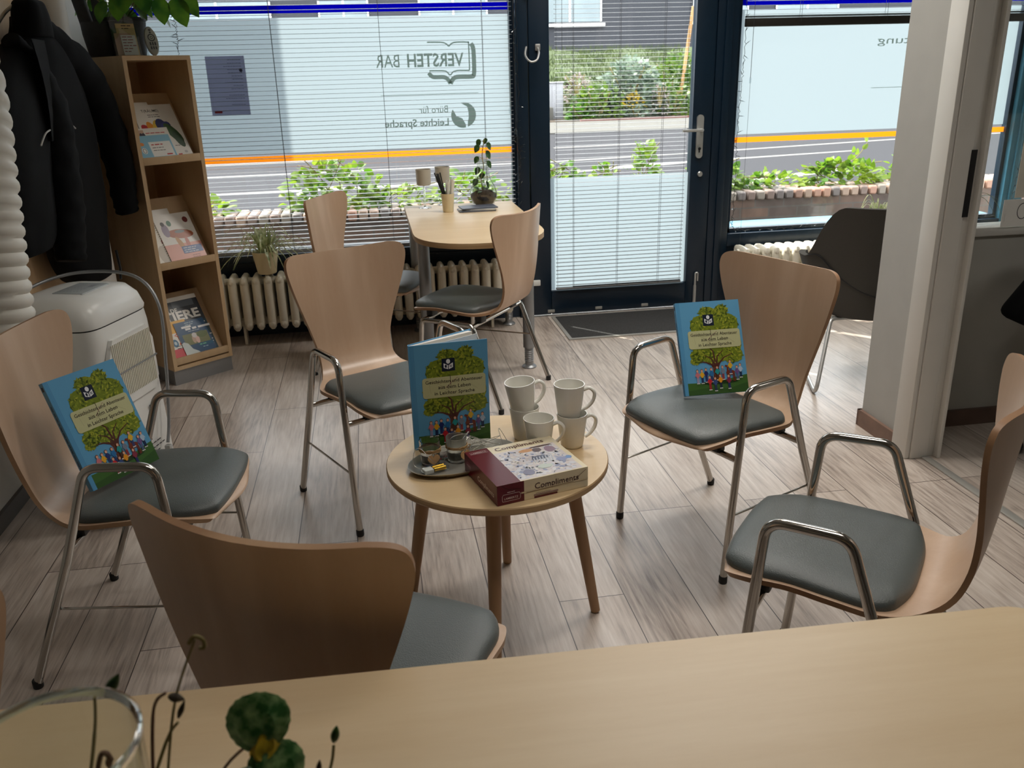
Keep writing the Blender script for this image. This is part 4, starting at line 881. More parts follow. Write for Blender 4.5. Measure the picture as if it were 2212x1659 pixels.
# jacket in front of it, on the left
t = thing('jacket', 'plain black jacket hanging at the left picture edge beside the white hose', 'jacket', (0, 0, 0), group='black jackets on the coat rack')
mb = MB(); garment_body(mb, [(.90, 3.10, 3.40, .06, 0), (.95, 3.06, 3.46, .075, 0), (1.1, 3.04, 3.50, .085, 0), (1.3, 3.06, 3.56, .09, 0), (1.42, 3.12, 3.60, .085, 0), (1.50, 3.24, 3.60, .07, 0), (1.56, 3.40, 3.60, .05, 0), (1.60, 3.48, 3.58, .03, 0)], -1.20, .06, 5)
mb.build('body', M['coat'], t, angle=80)
mb = MB(); sleeve(mb, [(-1.19, 3.46, 1.60), (-1.17, 3.53, 1.50), (-1.14, 3.56, 1.36), (-1.13, 3.53, 1.18), (-1.12, 3.48, 1.02), (-1.12, 3.43, .90), (-1.12, 3.41, .83)], (.04, .08, .088, .085, .08, .075, .07), 6); mb.build('sleeve', M['coat'], t, angle=80)
mb = MB(); mb.grid(lambda u, v: Vector((-1.10+.012*math.sin(PI*v)-.02*u, 3.40+.19*u*(1-.55*v), 1.60-.34*v)), 6, 10); mb.grid(lambda u, v: Vector((-1.104+.012*math.sin(PI*v)-.02*u, 3.40+.19*u*(1-.55*v), 1.60-.34*v)), 6, 10); mb.build('lapel', M['coat'], t, angle=80)
MB().tube(spline([(-1.10, 3.28, 1.255), (-1.095, 3.33, 1.29), (-1.095, 3.385, 1.30)], 5), .003, 6).build('pocket_piping', M['piping'], t)

# ------------------------------------------------------------------ portable air conditioner
t = thing('air_conditioner', 'white portable air conditioner standing behind the left chair', 'air conditioner', (-1.015, 3.05, 0), math.radians(-18))
def srect(hx, hy, z, e=.32, n=44, ox=0, oy=0):
    return [(ox+hx*math.copysign(abs(math.cos(2*PI*i/n))**e, math.cos(2*PI*i/n)), oy+hy*math.copysign(abs(math.sin(2*PI*i/n))**e, math.sin(2*PI*i/n)), z) for i in range(n)]
mb = MB(); mb.rings([srect(.155, .17, .03), srect(.175, .19, .036), srect(.178, .192, .09), srect(.178, .192, .10), srect(.176, .19, .11), srect(.170, .185, .40), srect(.166, .18, .66), srect(.160, .178, .70)]); mb.build('housing', M['white'], t, angle=40)
mb = MB(); mb.rings([srect(.162, .180, .705), srect(.164, .182, .715), srect(.155, .175, .76, .4), srect(.128, .155, .792, .45), srect(.08, .11, .803, .5)]); mb.build('top_cover', M['white'], t, angle=50)
mb = MB(); mb.rings([srect(.159, .177, .699), srect(.159, .177, .706)]); mb.build('shadow_joint', M['black'], t)
mb = MB(); mb.box((.03, .0, .803), (.11, .15, .006), bev=.0025); A = mb.build('control_panel', plain('panel_grey', (178, 184, 186), .25), t)
a = Art((-.02, -.065, .8061), (1, 0, 0), (0, 1, 0), .0003); a.rect(.06, .08, .082, .11, (120, 126, 130))
rr = random.Random(8)
a.many([[(.01+.012*i+q[0], .01+.02*j+q[1]) for q in ((0, 0), (.004, 0), (.004, .006), (0, .006))] for i in range(6) for j in range(4) if rr.random() < .7], (110, 116, 124)); a.build('key_symbols', M['prm'], A)
# front grille on the +x side
mb = MB(); mb.rings([[(x, y*s, z0+(z-z0)*1) for (y, z) in [(.10, .42), (.13, .46), (.13, .60), (.10, .655), (-.10, .655), (-.13, .60), (-.13, .46), (-.10, .42)]] for x, s, z0 in ((.166, 1.05, .54), (.178, 1.0, .54))]); gq = mb.build('grille_panel', M['white'], t, angle=30)
mb = MB()
for k in range(24): mb.b2((.177, -.115+k*.0098, .45), (.181, -.112+k*.0098, .64))
mb.build('grille_ribs', M['whiteR'], gq)
MB().b2((.176, -.135, .533), (.1815, .135, .538)).build('grille_seam', M['silver'], gq)
a = Art((.181, -.13, .1), (0, 1, 0), (-.03, 0, 1), .0004); a.O = Vector((.1835, -.13, .1)); a.greek(.17, .26, .05, 1, .01, (60, 60, 64), .012, 2); a.build('printed_notes', M['prm'], t); a = Art((.181, -.13, .1), (0, 1, 0), (-.03, 0, 1), .0004); a.O = Vector((.1835, -.13, .1)); a.greek(.02, .20, .20, 9, .017, (70, 70, 74), .0045, 3); a.build('printed_notes', M['prm'], t)
mb = MB(); mb.tube(spline([(-.20, -.19, .66), (-.20, -.10, .76), (-.185, .1, .80), (-.08, .20, .815), (.1, .205, .80), (.185, .19, .70), (.20, .15, .5), (.205, .10, .3), (.21, .06, .22)], 8), .006, 10); mb.build('power_cord', M['silver'], t)
mb = MB(); mb.box((.213, .055, .20), (.022, .022, .03), bev=.005); mb.tube([(.213, .045, .188), (.225, .04, .17)], .0025, 6); mb.tube([(.213, .06, .188), (.228, .058, .172)], .0025, 6); mb.build('plug', M['nickel'], t)
for x in (-.13, .13):
    for y in (-.14, .14): MB().lathe([(0, 0), (.018, 0), (.02, .02), (.012, .031), (0, .031)], (x, y, 0), 12).build('castor', M['black'], t)
# exhaust hose: ribbed
P = spline([(-1.16, 2.90, .48), (-1.13, 2.76, .56), (-1.115, 2.72, .72), (-1.105, 2.74, .95), (-1.10, 2.79, 1.2), (-1.12, 2.9, 1.5), (-1.20, 3.0, 2.0)], 24); rad = []
for i, p in enumerate(P):
    f_ = (i*.25) % 1.0; rad.append(.072+.010*math.sin(PI*f_)**.6)
tag(MB().tube(P, rad, 26).build('exhaust_hose', M['hose'], angle=75), 'white ribbed exhaust hose rising at the left picture edge', 'hose')

# ------------------------------------------------------------------ grey armchair in the bay
t = thing('shell_chair', 'dark grey upholstered shell armchair on a tube frame, half hidden by the white wall', 'chair', (2.30, 3.70, 0), math.radians(161))
def sc(u, v, off=0.0):
    # u around from left arm front (0) over the back (.5) to right arm front (1); v from seat base up to rim
    a = PI*(-.12 + 1.24*u); s_ = math.sin(PI*u); k_ = max(0.0, min(1.0, (s_-.52)/.36)); k_ = k_*k_*(3-2*k_); top = .605+.245*k_+.015*s_
    z = .335+(top-.335)*v; w = .20+.13*v**.7; d = .19+.10*v + .07*v*v*k_
    return Vector(((w-off)*math.cos(a), (d-off)*math.sin(a)+.02, z))
mb = MB(); nu, nv = 48, 14
def shellring(off): return [[sc(i/nu, j/nv, off) for i in range(nu+1)] for j in range(nv+1)]
o_, i_ = shellring(0), shellring(.03); vs = [p for r in o_ for p in r]+[p for r in i_ for p in r]; W1 = nu+1; b0 = W1*(nv+1)
q = [[j*W1+i, j*W1+i+1, (j+1)*W1+i+1, (j+1)*W1+i] for j in range(nv) for i in range(nu)]
fs = q+[[b0+k for k in reversed(f)] for f in q]
fs += [[nv*W1+i, nv*W1+i+1, b0+nv*W1+i+1, b0+nv*W1+i] for i in range(nu)]+[[j*W1, (j+1)*W1, b0+(j+1)*W1, b0+j*W1] for j in range(nv)]+[[j*W1+nu, b0+j*W1+nu, b0+(j+1)*W1+nu, (j+1)*W1+nu] for j in range(nv)]
mb.add(vs, fs); mb.build('shell', M['greyfab'], t, angle=60)
mb = MB(); mb.rings([srect(.12, .13, .325, .7), srect(.195, .19, .345, .7), srect(.20, .20, .40, .7), srect(.195, .195, .445, .7), srect(.15, .15, .458, .7)]); mb.build('seat_cushion', M['greyfab'], t)
mb = MB(); mb.tube(spline([sc(.19, .99, -.003), sc(.24, .74, -.003), sc(.33, .36, -.003), sc(.5, .22, -.003), sc(.67, .36, -.003), sc(.76, .74, -.003), sc(.81, .99, -.003)], 8), .0035, 6); mb.build('seam', M['black'], t)
for s_ in (-1, 1):
    mb = MB().tube(fillet([(s_*.12, -.10, .322), (s_*.18, -.12, .322), (s_*.25, -.24, .012), (s_*.25, .33, .012), (s_*.18, .14, .322), (s_*.12, .12, .322)], .035), .0095, 12); mb.build('sled_leg', M['nickel'], t)
mb = MB(); mb.tube([(-.2, .12, .322), (.2, .12, .322)], .009, 10); mb.tube([(-.2, -.11, .322), (.2, -.11, .322)], .009, 10); mb.build('under_frame', M['nickel'], t)

# ------------------------------------------------------------------ office chair with a jacket in the side room
t = thing('office_chair', 'black swivel chair in the dark side room at the right picture edge', 'chair', (2.62, 2.52, 0))
mb = MB()
for k in range(5):
    a = math.radians(135+72*k); mb.tube([(0, 0, .10), (math.cos(a)*.30, math.sin(a)*.30, .075)], [.03, .018], 10)
mb.build('star_base', M['steel'], t)
for k in range(5):
    a = math.radians(135+72*k); w = MB()
    w.lathe([(0, 0), (.028, 0), (.03, .006), (.03, .036), (.028, .042), (0, .042)], n=16); w.v = [Vector((math.cos(a)*.31+(v.z-.021), math.sin(a)*.31+v.x, .03+v.y)) for v in w.v]; w.build('castor', M['black'], t)
MB().tube([(0, 0, .09), (0, 0, .42)], .025, 14).build('gas_lift', M['black'], t)
mb = MB(); mb.rings([srect(.2, .2, .42, .6), srect(.24, .24, .44, .6), srect(.24, .24, .48, .6), srect(.2, .2, .50, .6)]); mb.build('seat', M['coat'], t)
mb = MB(); R = [[(p[0]*.9-.0, .20+p[1]*.18, z) for p in srect(.24, .24, 0, .6)] for z in (.54, .7, .85)]; mb.rings(R); mb.build('backrest', M['coat'], t)
t = thing('jacket', 'black jacket hung over the swivel chair in the side room', 'jacket', (0, 0, 0))
mb = MB(); garment_body(mb, [(.50, 2.60, 2.84, .13, .04), (.54, 2.58, 2.90, .19, .0), (.62, 2.60, 2.88, .21, .03), (.75, 2.62, 2.86, .20, .1), (.88, 2.64, 2.84, .17, .14)], 2.50, .06, 9); mb.build('body', M['coat'], t, angle=80)
# ------------------------------------------------------------------ hardcover books with the tree cover
BWd, BHt = .21, .297
def paint_cover(A, w, h):
    rr = random.Random(21)
    A.rect(0, 0, w, h, (96, 162, 204)); A.rect(0, 0, w*.045, h, (84, 150, 194)); A.rect(w*.05, 0, w*.055, h, (70, 130, 176))
    A.poly([(w*.055, 0), (w, 0), (w, h*.185), (w*.85, h*.17), (w*.6, h*.135), (w*.3, h*.125), (w*.055, h*.13)], (64, 104, 44))
    A.poly([(w*.055, 0), (w, 0), (w, h*.10), (w*.7, h*.05), (w*.4, h*.07), (w*.055, h*.05)], (52, 88, 38))
    A.ell(w*.55, h*.12, w*.3, h*.022, (36, 62, 30))
    A.poly([(w*.42, h*.13), (w*.47, h*.18), (w*.475, h*.27), (w*.42, h*.36), (w*.62, h*.36), (w*.57, h*.28), (w*.575, h*.18), (w*.62, h*.13)], (98, 54, 40))
    blobs = [(.56, .62, .36, .26), (.32, .56, .17, .12), (.80, .53, .17, .13), (.36, .73, .17, .12), (.76, .74, .19, .12), (.48, .88, .13, .06), (.70, .89, .11, .06), (.28, .42, .14, .07), (.80, .41, .17, .09), (.52, .39, .22, .06), (.22, .36, .08, .03)]
    for x, y, rx, ry in blobs: A.ell(w*x, h*y, w*rx, h*ry, (116, 132, 34), n=20)
    for c, n in (((92, 110, 26), 240), ((164, 170, 52), 260), ((132, 148, 40), 200), ((74, 92, 24), 90)):
        ps = []
        for _ in range(n):
            x, y, rx, ry = rr.choice(blobs); a = rr.uniform(0, 2*PI); q = rr.uniform(.0, 1.04)**.6; cx, cy = w*(x+rx*q*math.cos(a)), h*(y+ry*q*math.sin(a)); b = rr.uniform(0, PI); L = rr.uniform(.004, .0075); ww = L*.42
            ps.append([(cx+L*math.cos(b), cy+L*math.sin(b)), (cx-ww*math.sin(b), cy+ww*math.cos(b)), (cx-L*math.cos(b), cy-L*math.sin(b)), (cx+ww*math.sin(b), cy-ww*math.cos(b))])
        A.many(ps, c)
    for a_ in ([(.52, .30), (.46, .38), (.36, .42)], [(.53, .3), (.56, .40), (.66, .46)], [(.55, .3), (.66, .38), (.80, .42)], [(.5, .3), (.38, .34), (.28, .35)], [(.52, .34), (.50, .46), (.42, .52)]):
        A.line([(w*x, h*y) for x, y in a_], [.006, .004, .0018], (86, 46, 40))
    A.rect(w*.40, h*.735, w*.57, h*.855, (18, 30, 52))
    A.ell(w*.485, h*.826, .0055, .0065, (236, 238, 240)); A.poly([(w*.425, h*.812), (w*.48, h*.79), (w*.48, h*.752), (w*.425, h*.768)], (236, 238, 240)); A.poly([(w*.49, h*.79), (w*.545, h*.812), (w*.545, h*.768), (w*.49, h*.752)], (236, 238, 240))
    A.ell(w*.452, h*.783, .003, .004, (18, 30, 52)); A.rect(w*.50, h*.784, w*.535, h*.79, (18, 30, 52)); A.rect(w*.50, h*.772, w*.535, h*.778, (18, 30, 52)); A.line([(w*.44, h*.775), (w*.455, h*.766), (w*.47, h*.772)], .0012, (18, 30, 52))
    A.rrect(w*.14, h*.49, w*.96, h*.685, .008, (196, 196, 150))
    for i in range(9): A.line([(w*rr.uniform(.2, .9), h*rr.uniform(.5, .67)), (w*rr.uniform(.2, .9), h*rr.uniform(.5, .67))], .0008, (176, 172, 132))
    A.line([(w*.5, h*.70), (w*.505, h*.60)], .0014, (60, 44, 40)); A.line([(w*.44, h*.58), (w*.52, h*.63), (w*.6, h*.67)], .001, (150, 100, 110))
    A.text('Geschichten und Abenteuer', w*.55, h*.628, None, (52, 44, 40), 'CENTER', w*.74, .004); A.text('aus dem Leben', w*.55, h*.572, None, (52, 44, 40), 'CENTER', w*.42, .004); A.text('in Leichter Sprache', w*.55, h*.516, None, (52, 44, 40), 'CENTER', w*.52, .004)
    # the group of people and a horse under the tree
    A.ell(w*.74, h*.215, w*.07, h*.028, (120, 52, 34)); A.poly([(w*.68, h*.215), (w*.71, h*.22), (w*.72, h*.29), (w*.67, h*.30), (w*.655, h*.285), (w*.69, h*.275)], (120, 52, 34))
    for x in (.69, .72, .78, .80): A.rect(w*(x-.008), h*.12, w*(x+.008), h*.2, (110, 46, 30))
    ppl = [(.22, .19, (206, 120, 130), (170, 160, 190)), (.29, .19, (232, 176, 40), (36, 44, 90)), (.355, .20, (40, 50, 110), (40, 50, 110)), (.44, .20, (44, 112, 170), (50, 60, 110)), (.535, .215, (40, 150, 150), (90, 60, 50)), (.62, .215, (120, 130, 150), (160, 60, 60)),
           (.845, .205, (112, 84, 140), (90, 100, 140)), (.90, .225, (180, 200, 220), (30, 40, 80)), (.745, .27, (226, 180, 50), (60, 70, 120)), (.40, .115, (200, 40, 50), (170, 40, 50)), (.57, .125, (234, 156, 40), (40, 44, 70)), (.70, .115, (140, 50, 70), (44, 48, 110)), (.485, .10, (60, 80, 130), (50, 60, 90))]
    k0 = A.k
    for i_, (x, y, c1, c2) in enumerate(ppl):
        X_, Y_ = w*x, h*y; A.k = k0+(i_ >= 8)*6
        A.rect(X_-.0036, Y_-.020, X_-.0004, Y_, c2); A.rect(X_+.0004, Y_-.020, X_+.0036, Y_, c2); A.rect(X_-.005, Y_-.022, X_-.0002, Y_-.0195, (230, 228, 222)); A.rect(X_+.0002, Y_-.022, X_+.005, Y_-.0195, (230, 228, 222))
        A.ell(X_, Y_+.006, .0056, .0095, c1); A.line([(X_-.004, Y_+.012), (X_-.008, Y_+.002)], .002, c1); A.line([(X_+.004, Y_+.012), (X_+.008, Y_+.003)], .002, c1)
        A.ell(X_, Y_+.0195, .0042, .0050, (110, 60, 40)); A.ell(X_, Y_+.0185, .0034, .0040, (224, 172, 146))
def cover_part(parent, O, R, U, name='front_cover_print'):
    A = Art(O, R, U, .00003); paint_cover(A, BWd, BHt); return A.build(name, M['pr'], parent, smooth=False)
blue = plain('book_cloth_blue', (92, 160, 206), .4, var=.02)
def closed_book(name, label, a, b, tilt, grp):
    """book leaning back: a..b is the lower front edge, tilt in degrees away from the viewer"""
    a, b = Vector(a), Vector(b); ex = (b-a).normalized(); n = Vector((-ex.y, ex.x, 0)); t_ = math.radians(tilt)
    up = Vector((0, 0, math.cos(t_))) + n*math.sin(t_); fr = ex.cross(up)
    o = thing(name, label, 'book', a + (b-a)*.5 - ex*BWd/2, 0, grp); o.rotation_euler = Matrix((ex, up, fr)).transposed().to_euler()
    th = .017
    mb = MB(); mb.b2((0, 0, -.0022), (BWd, BHt, 0), bev=.0006); mb.build('front_cover', blue, o); MB().b2((0, 0, -th), (BWd, BHt, -th+.0022), bev=.0006).build('back_cover', blue, o)
    mb = MB().b2((-.001, 0, -th), (.0022, BHt, 0), bev=.0009); mb.build('spine', blue, o); MB().b2((.002, .003, -th+.0022), (BWd-.003, BHt-.003, -.0022)).build('pages', M['paper'], o)
    A = Art((-.0012, .01, -th/2), (0, 1, 0), (0, 0, 1), .0001); A.Nn = Vector((-1, 0, 0)); A.greek(.02, -.002, .2, 1, .01, (40, 60, 90), .003, 2); A.rect(.265, -.004, .277, .004, (20, 30, 50)); A.build('spine_print', M['pr'], o)
    cover_part(o, (0, 0, .0001), (1, 0, 0), (0, 1, 0)); return o
BG = 'blue hardcovers with a tree on the cover'
closed_book('hardcover_book', 'blue tree-cover hardcover leaning on the armchair right of the round table', (.925, 2.417, .482), (1.135, 2.417, .482), 26, BG)
closed_book('hardcover_book', 'blue tree-cover hardcover leaning on the armchair beside the air conditioner', (-.752, 2.116, .482), (-.628, 2.286, .482), 22, BG)
# the standing one, half opened
o = thing('hardcover_book', 'blue tree-cover hardcover standing half open upright on the round table', 'book', (.066, 2.172, TZ), math.atan2(.018, .2087), BG)
MB().b2((0, 0, 0), (BWd, .0024, BHt), bev=.0006).build('front_cover', blue, o)
ang = math.radians(27); c, s_ = math.cos(ang), math.sin(ang); Rb = Matrix.Rotation(ang, 3, 'Z')
mb = MB(); mb.box(Rb @ Vector((BWd/2, .0012, BHt/2)) + Vector((0, .012, 0)), (BWd, .0024, BHt), R=Rb, bev=.0006); mb.build('back_cover', blue, o)
MB().b2((-.0022, 0, 0), (.0006, .014, BHt), bev=.0008).build('spine', blue, o)
mb = MB(); mb.prism([(.002, .004), (.203*c+.007, .203*s_+.000), (.203*c-.002, .203*s_+.0115), (.002, .0125)], .003, BHt-.003); mb.build('pages', M['paper'], o)
mb = MB(); mb.prism([(.002, .0035), (.1, .02), (.197, .068), (.196, .0695), (.1, .0215), (.002, .0045)], .003, BHt-.003); mb.build('loose_page', M['paper'], o)
cover_part(o, (0, -.0001, 0), (1, 0, 0), (0, 0, 1))

# ------------------------------------------------------------------ things on the round table
mug0 = None
def mug(label, x, y, z, rz):
    global mug0
    if mug0 is not None: return dup(mug0, (x, y, z), rz, label)
    t = thing('mug', label, 'mug', (x, y, z), rz, 'white coffee mugs on the round table'); h = .094
    prof = [(0, .006), (.026, .006), (.0275, .0), (.0295, .001), (.0315, .008), (.0355, .04), (.0418, h-.003), (.0418, h), (.0396, h), (.0386, h-.004), (.032, .035), (.0285, .012), (0, .010)]
    MB().lathe(prof, n=40).build('body', M['china'], t, angle=50)
    P = spline([(.0385, 0, .078), (.054, 0, .083), (.067, 0, .070), (.064, 0, .048), (.050, 0, .030), (.0362, 0, .022)], 7)
    mb = MB().tube(P, .0048, 12); mb.v = [Vector((v.x, v.y*1.5, v.z)) for v in mb.v]; mb.build('handle', M['china'], t)
    mug0 = t; return t
mug('white mug at the bottom of the left stack on the round table', .372, 2.190, TZ, 1.05)
m_ = mug('white mug tipped slightly on top of the left stack', .368, 2.186, TZ+.078, .25); m_.rotation_euler = (0.02, -.10, .1)
mug('single white mug in front of the left stack beside the cake box', .395, 2.101, TZ, -.35)
mug('white mug at the bottom of the right stack on the round table', .489, 2.114, TZ, .05)
mug('white mug on top of the right stack of two', .482, 2.116, TZ+.084, -.25)

# tray with tea light glasses
t = thing('serving_tray', 'oval steel tray on the round table under the tea light glasses', 'tray', (.186, 2.075, TZ), math.radians(22))
mb = MB(); mb.lathe([(0, .0005), (.82, .0005), (.9, .002), (.985, .012), (1.0, .0135), (1.0, .0145), (.98, .0140), (.89, .004), (.81, .0022), (0, .002)], n=64, sx=.155, sy=.092)
mb.build('tray', M['steel'], t, angle=40)
def tealight(label, x, y, rz, grp):
    t = thing('tealight_glass', label, 'candle holder', (x, y, TZ+.0022), rz, grp)
    MB().lathe([(0, 0), (.022, 0), (.0245, .003), (.0275, .068), (.0258, .068), (.0228, .008), (0, .008)], n=32).build('glass', M['fglass'] if x > .15 else M['cglass'], t)
    MB().lathe([(0, .0085), (.0222, .0085), (.0235, .03), (0, .03)], n=24).build('candle', M['wax'], t)
    mb = MB()
    for z in (.041, .0435, .046): mb.tube([(.0285*math.cos(2*PI*i/24), .0285*math.sin(2*PI*i/24), z) for i in range(24)], .0012, 6, closed=True)
    for s in (-1, 1): mb.tube(spline([(0, -.0290, .044), (s*.012, -.034, .051), (s*.020, -.032, .046), (s*.010, -.031, .041), (0, -.0290, .043)], 6), .0011, 6); mb.tube(spline([(0, -.029, .043), (s*.006, -.031, .034), (s*.012, -.030, .028)], 4), .001, 5)
    mb.build('twine_bow', M['twine'], t)
    hp = [(0.0165*math.sin(a)**3, -.0335, .024+.0011*(13*math.cos(a)-5*math.cos(2*a)-2*math.cos(3*a)-math.cos(4*a))) for a in [2*PI*k/28 for k in range(28)]]
    n = len(hp); mb = MB().add([(p[0], -.0315, p[2]) for p in hp]+hp, [list(range(n)), [n+i for i in reversed(range(n))]]+[[i, n+i, n+(i+1) % n, (i+1) % n] for i in range(n)]); mb.build('heart_tag', M['heart'], t)
    return t
tealight('clear tea light glass with a wooden heart at the left end of the tray', .100, 2.075, math.radians(12), 'tea light glasses on the tray')
tealight('frosted tea light glass with a wooden heart nearest the cake box', .170, 2.080, math.radians(38), 'tea light glasses on the tray')
tag(MB().lathe([(0, 0), (.014, 0), (.016, .004), (.0165, .022), (.015, .022), (.0145, .005), (0, .005)], (.133, 2.105, TZ+.0022), 24).build('glass_cup', M['cglass']), 'tiny clear glass cup between the two tea light glasses', 'cup')
t = thing('battery_case', 'clear plastic battery case with gold batteries lying on the oval tray', 'battery case', (.108, 2.022, TZ+.004), math.radians(20))
MB().b2((-.034, -.014, 0), (.034, .014, .014), bev=.003).build('case', M['acryl'], t)
for y in (-.006, .006): MB().tube([(-.006, y, .0075), (.026, y, .0075)], .0055, 14).build('battery', M['brass'], t)
MB().b2((-.033, -.012, .001), (-.008, .012, .012), bev=.002).build('switch_box', M['china'], t)
rr = random.Random(12); P = [(.075, 2.022, TZ+.012), (.055, 2.035, TZ+.02), (.058, 2.05, TZ+.05), (.075, 2.055, TZ+.055), (.10, 2.035, TZ+.03), (.125, 2.035, TZ+.015), (.14, 2.045, TZ+.04), (.155, 2.06, TZ+.075), (.19, 2.075, TZ+.078)]
P2 = [(.19, 2.075, TZ+.078)]
for i in range(34): P2.append((.235+rr.uniform(-.045, .055), 2.085+rr.uniform(-.04, .035), TZ+.008+rr.uniform(0, .055)))
P2 += [(.29, 2.13, TZ+.06), (.31, 2.12, TZ+.03)]
t = tag(MB().tube(spline(P, 8)+spline(P2, 7)[1:], .0007, 5).build('wire_light_string', M['wire']), 'tangled silver wire light string on the oval tray', 'fairy lights')
mb = MB()
for p in spline(P2, 7)[::6]: mb.lathe([(0, -.002), (.0018, -.001), (.0018, .001), (0, .002)], p, 8)
mb.build('led_beads', M['acryl'], t)
t = tag(MB().tube([(.205, 2.088, TZ+.078), (.188, 2.082, TZ+.060)], .0018, 8).build('wire_sleeve', M['white']), 'small white tube end of the wire light string beside the middle glass', 'connector'); t.parent = bpy.data.objects['wire_light_string']
for k_ in ('label', 'category'): del t[k_]

# cake box
bx_, by_ = .242, .214
t = thing('cake_box', 'burgundy and cream printed pastry box lying on the round table', 'box', (.237, 1.806, TZ), math.radians(14.4))
BH_ = .052
MB().b2((0, 0, 0), (bx_, by_, BH_), bev=.0012).build('carton', plain('carton_cream', (226, 214, 184), .35, var=.02), t)
A = Art((0, 0, BH_), (1, 0, 0), (0, 1, 0), .00005)
A.rect(0, 0, bx_, by_, (226, 214, 184)); A.rect(0, 0, .062, by_, (96, 16, 34)); A.rect(.062, .004, bx_-.012, by_*.80, (214, 206, 206))
rr = random.Random(5)
for c_ in ((206, 206, 214), (176, 182, 200), (228, 224, 218), (196, 190, 192), (222, 222, 226), (150, 158, 186), (214, 216, 224)):
    ps = []
    for i in range(60):
        x, y, q, r0 = rr.uniform(.066, .222), rr.uniform(.010, .160), rr.uniform(.002, .0055), rr.uniform(0, 3); kx = rr.uniform(1, 2.2)
        ps.append([(x+q*kx*math.cos(a)*math.cos(r0)-q*math.sin(a)*math.sin(r0), y+q*kx*math.cos(a)*math.sin(r0)+q*math.sin(a)*math.cos(r0)) for a in [2*PI*k/7 for k in range(7)]])
    A.many(ps, c_)
for x, y, rx, ry, c, r in ((.145, .152, .022, .009, (206, 158, 118), .1), (.172, .146, .014, .013, (108, 98, 104), .2), (.205, .138, .016, .020, (150, 128, 146), .0), (.188, .163, .034, .0045, (84, 62, 58), .1), (.160, .10, .026, .012, (92, 100, 120), -.1), (.205, .07, .016, .010, (150, 160, 196), .1), (.15, .05, .022, .012, (196, 206, 198), .2), (.226, .072, .009, .009, (120, 156, 204), 0), (.10, .035, .016, .016, (132, 132, 156), .4)): A.poly([(x+rx*math.cos(a+r)*rr.uniform(.8, 1.1), y+ry*math.sin(a+r)*rr.uniform(.8, 1.1)) for a in [2*PI*k/11 for k in range(11)]], c)
A.many([[(.135+.008*i, .075), (.138+.008*i, .075), (.146+.008*i, .105), (.143+.008*i, .105)] for i in range(7)], (190, 196, 206))
A.text('Compliments', .075, by_*.855, None, (92, 56, 52), 'LEFT', .135, .006); A.text('LAMBERTZ', .012, by_*.90, None, (220, 200, 200), 'LEFT', .04, .004)
A.line([(.009, by_*.885), (.055, by_*.885), (.055, by_*.945), (.009, by_*.945), (.009, by_*.885)], .0008, (220, 200, 200)); A.build('lid_print', M['pr'], t, smooth=False)
A = Art((0, -.0001, 0), (1, 0, 0), (0, 0, 1), .00012); A.rect(0, 0, bx_, BH_, (226, 214, 184)); A.rect(0, 0, .070, BH_, (96, 16, 34)); A.text('LAMBERTZ', .036, .0125, None, (226, 206, 206), 'CENTER', .036, .004)
A.line([(.014, .008), (.058, .008), (.060, .012), (.060, .022), (.057, .026), (.016, .026), (.013, .022), (.013, .011), (.014, .008)], .0009, (226, 206, 206)); A.greek(.026, .030, .02, 1, .01, (226, 206, 206), .0016, 2)
A.text('Compliments', .098, .024, None, (70, 40, 40), 'LEFT', .118, .006); A.rect(.062, .0195, bx_, .0235, (214, 200, 170)); A.line([(.075, .0195), (.20, .0215), (.236, .047)], .0011, (100, 70, 60)); A.rect(.095, .006, .16, .010, (150, 120, 120)); A.rect(.096, .0, .158, .004, (96, 16, 34)); A.rect(.1, .012, .14, .0128, (110, 60, 60)); A.line([(.012, .05), (.03, .038), (.062, .034)], .0012, (40, 8, 16))
A.build('front_print', M['pr'], t, smooth=False)
A = Art((-.0001, by_, 0), (0, -1, 0), (0, 0, 1), .00012); A.rect(0, 0, by_, BH_, (96, 16, 34)); A.text('Compliments', .09, .014, None, (232, 218, 216), 'LEFT', .105, .006); A.ell(.03, .028, .018, .009, (140, 60, 76)); A.text('LAMBERTZ', .03, .0255, None, (232, 218, 216), 'CENTER', .026); A.build('side_print', M['pr'], t, smooth=False)

# ------------------------------------------------------------------ things on the window table
WT = .7302
def goblet(label, x, y):
    t = thing('candle_goblet', label, 'candle holder', (x, y, WT), 0, 'frosted candle goblets on the window table')
    MB().lathe([(0, 0), (.036, 0), (.037, .002), (.012, .006), (.005, .012), (.0045, .118), (.007, .126), (0, .128)], n=28).build('stem', M['cglass'], t)
    MB().lathe([(0, .126), (.034, .127), (.040, .131), (.043, .215), (.041, .215), (.0385, .134), (0, .131)], n=32).build('cup', M['wax'], t)
goblet('frosted white candle goblet on a glass stem, nearer the left window table edge', .300, 4.99)
goblet('frosted white candle goblet standing behind the pen cup', .415, 5.08)
t = thing('pen_cup', 'small conical cup holding pencils and white sticks on the window table', 'cup', (.415, 4.80, WT))
MB().lathe([(0, 0), (.027, 0), (.029, .002), (.037, .10), (.035, .10), (.027, .006), (0, .006)], n=28).build('cup', M['cream'], t)
rr = random.Random(3)
for k in range(5):
    a = rr.uniform(2.2, 4.2); b = (.012*math.cos(a+PI)*.3, .012*math.sin(a+PI)); tp = (-.035-.035*rr.random(), rr.uniform(-.02, .03), .19+.03*rr.random())
    o = MB().tube([(415e-3+b[0], 4.80+b[1], WT+.008), (.415+tp[0], 4.80+tp[1], WT+tp[2])], .0036, 8).build('pencil', M['black']); tag(o, 'black pencil in the conical pen cup', 'pencil', 'black pencils in the pen cup')
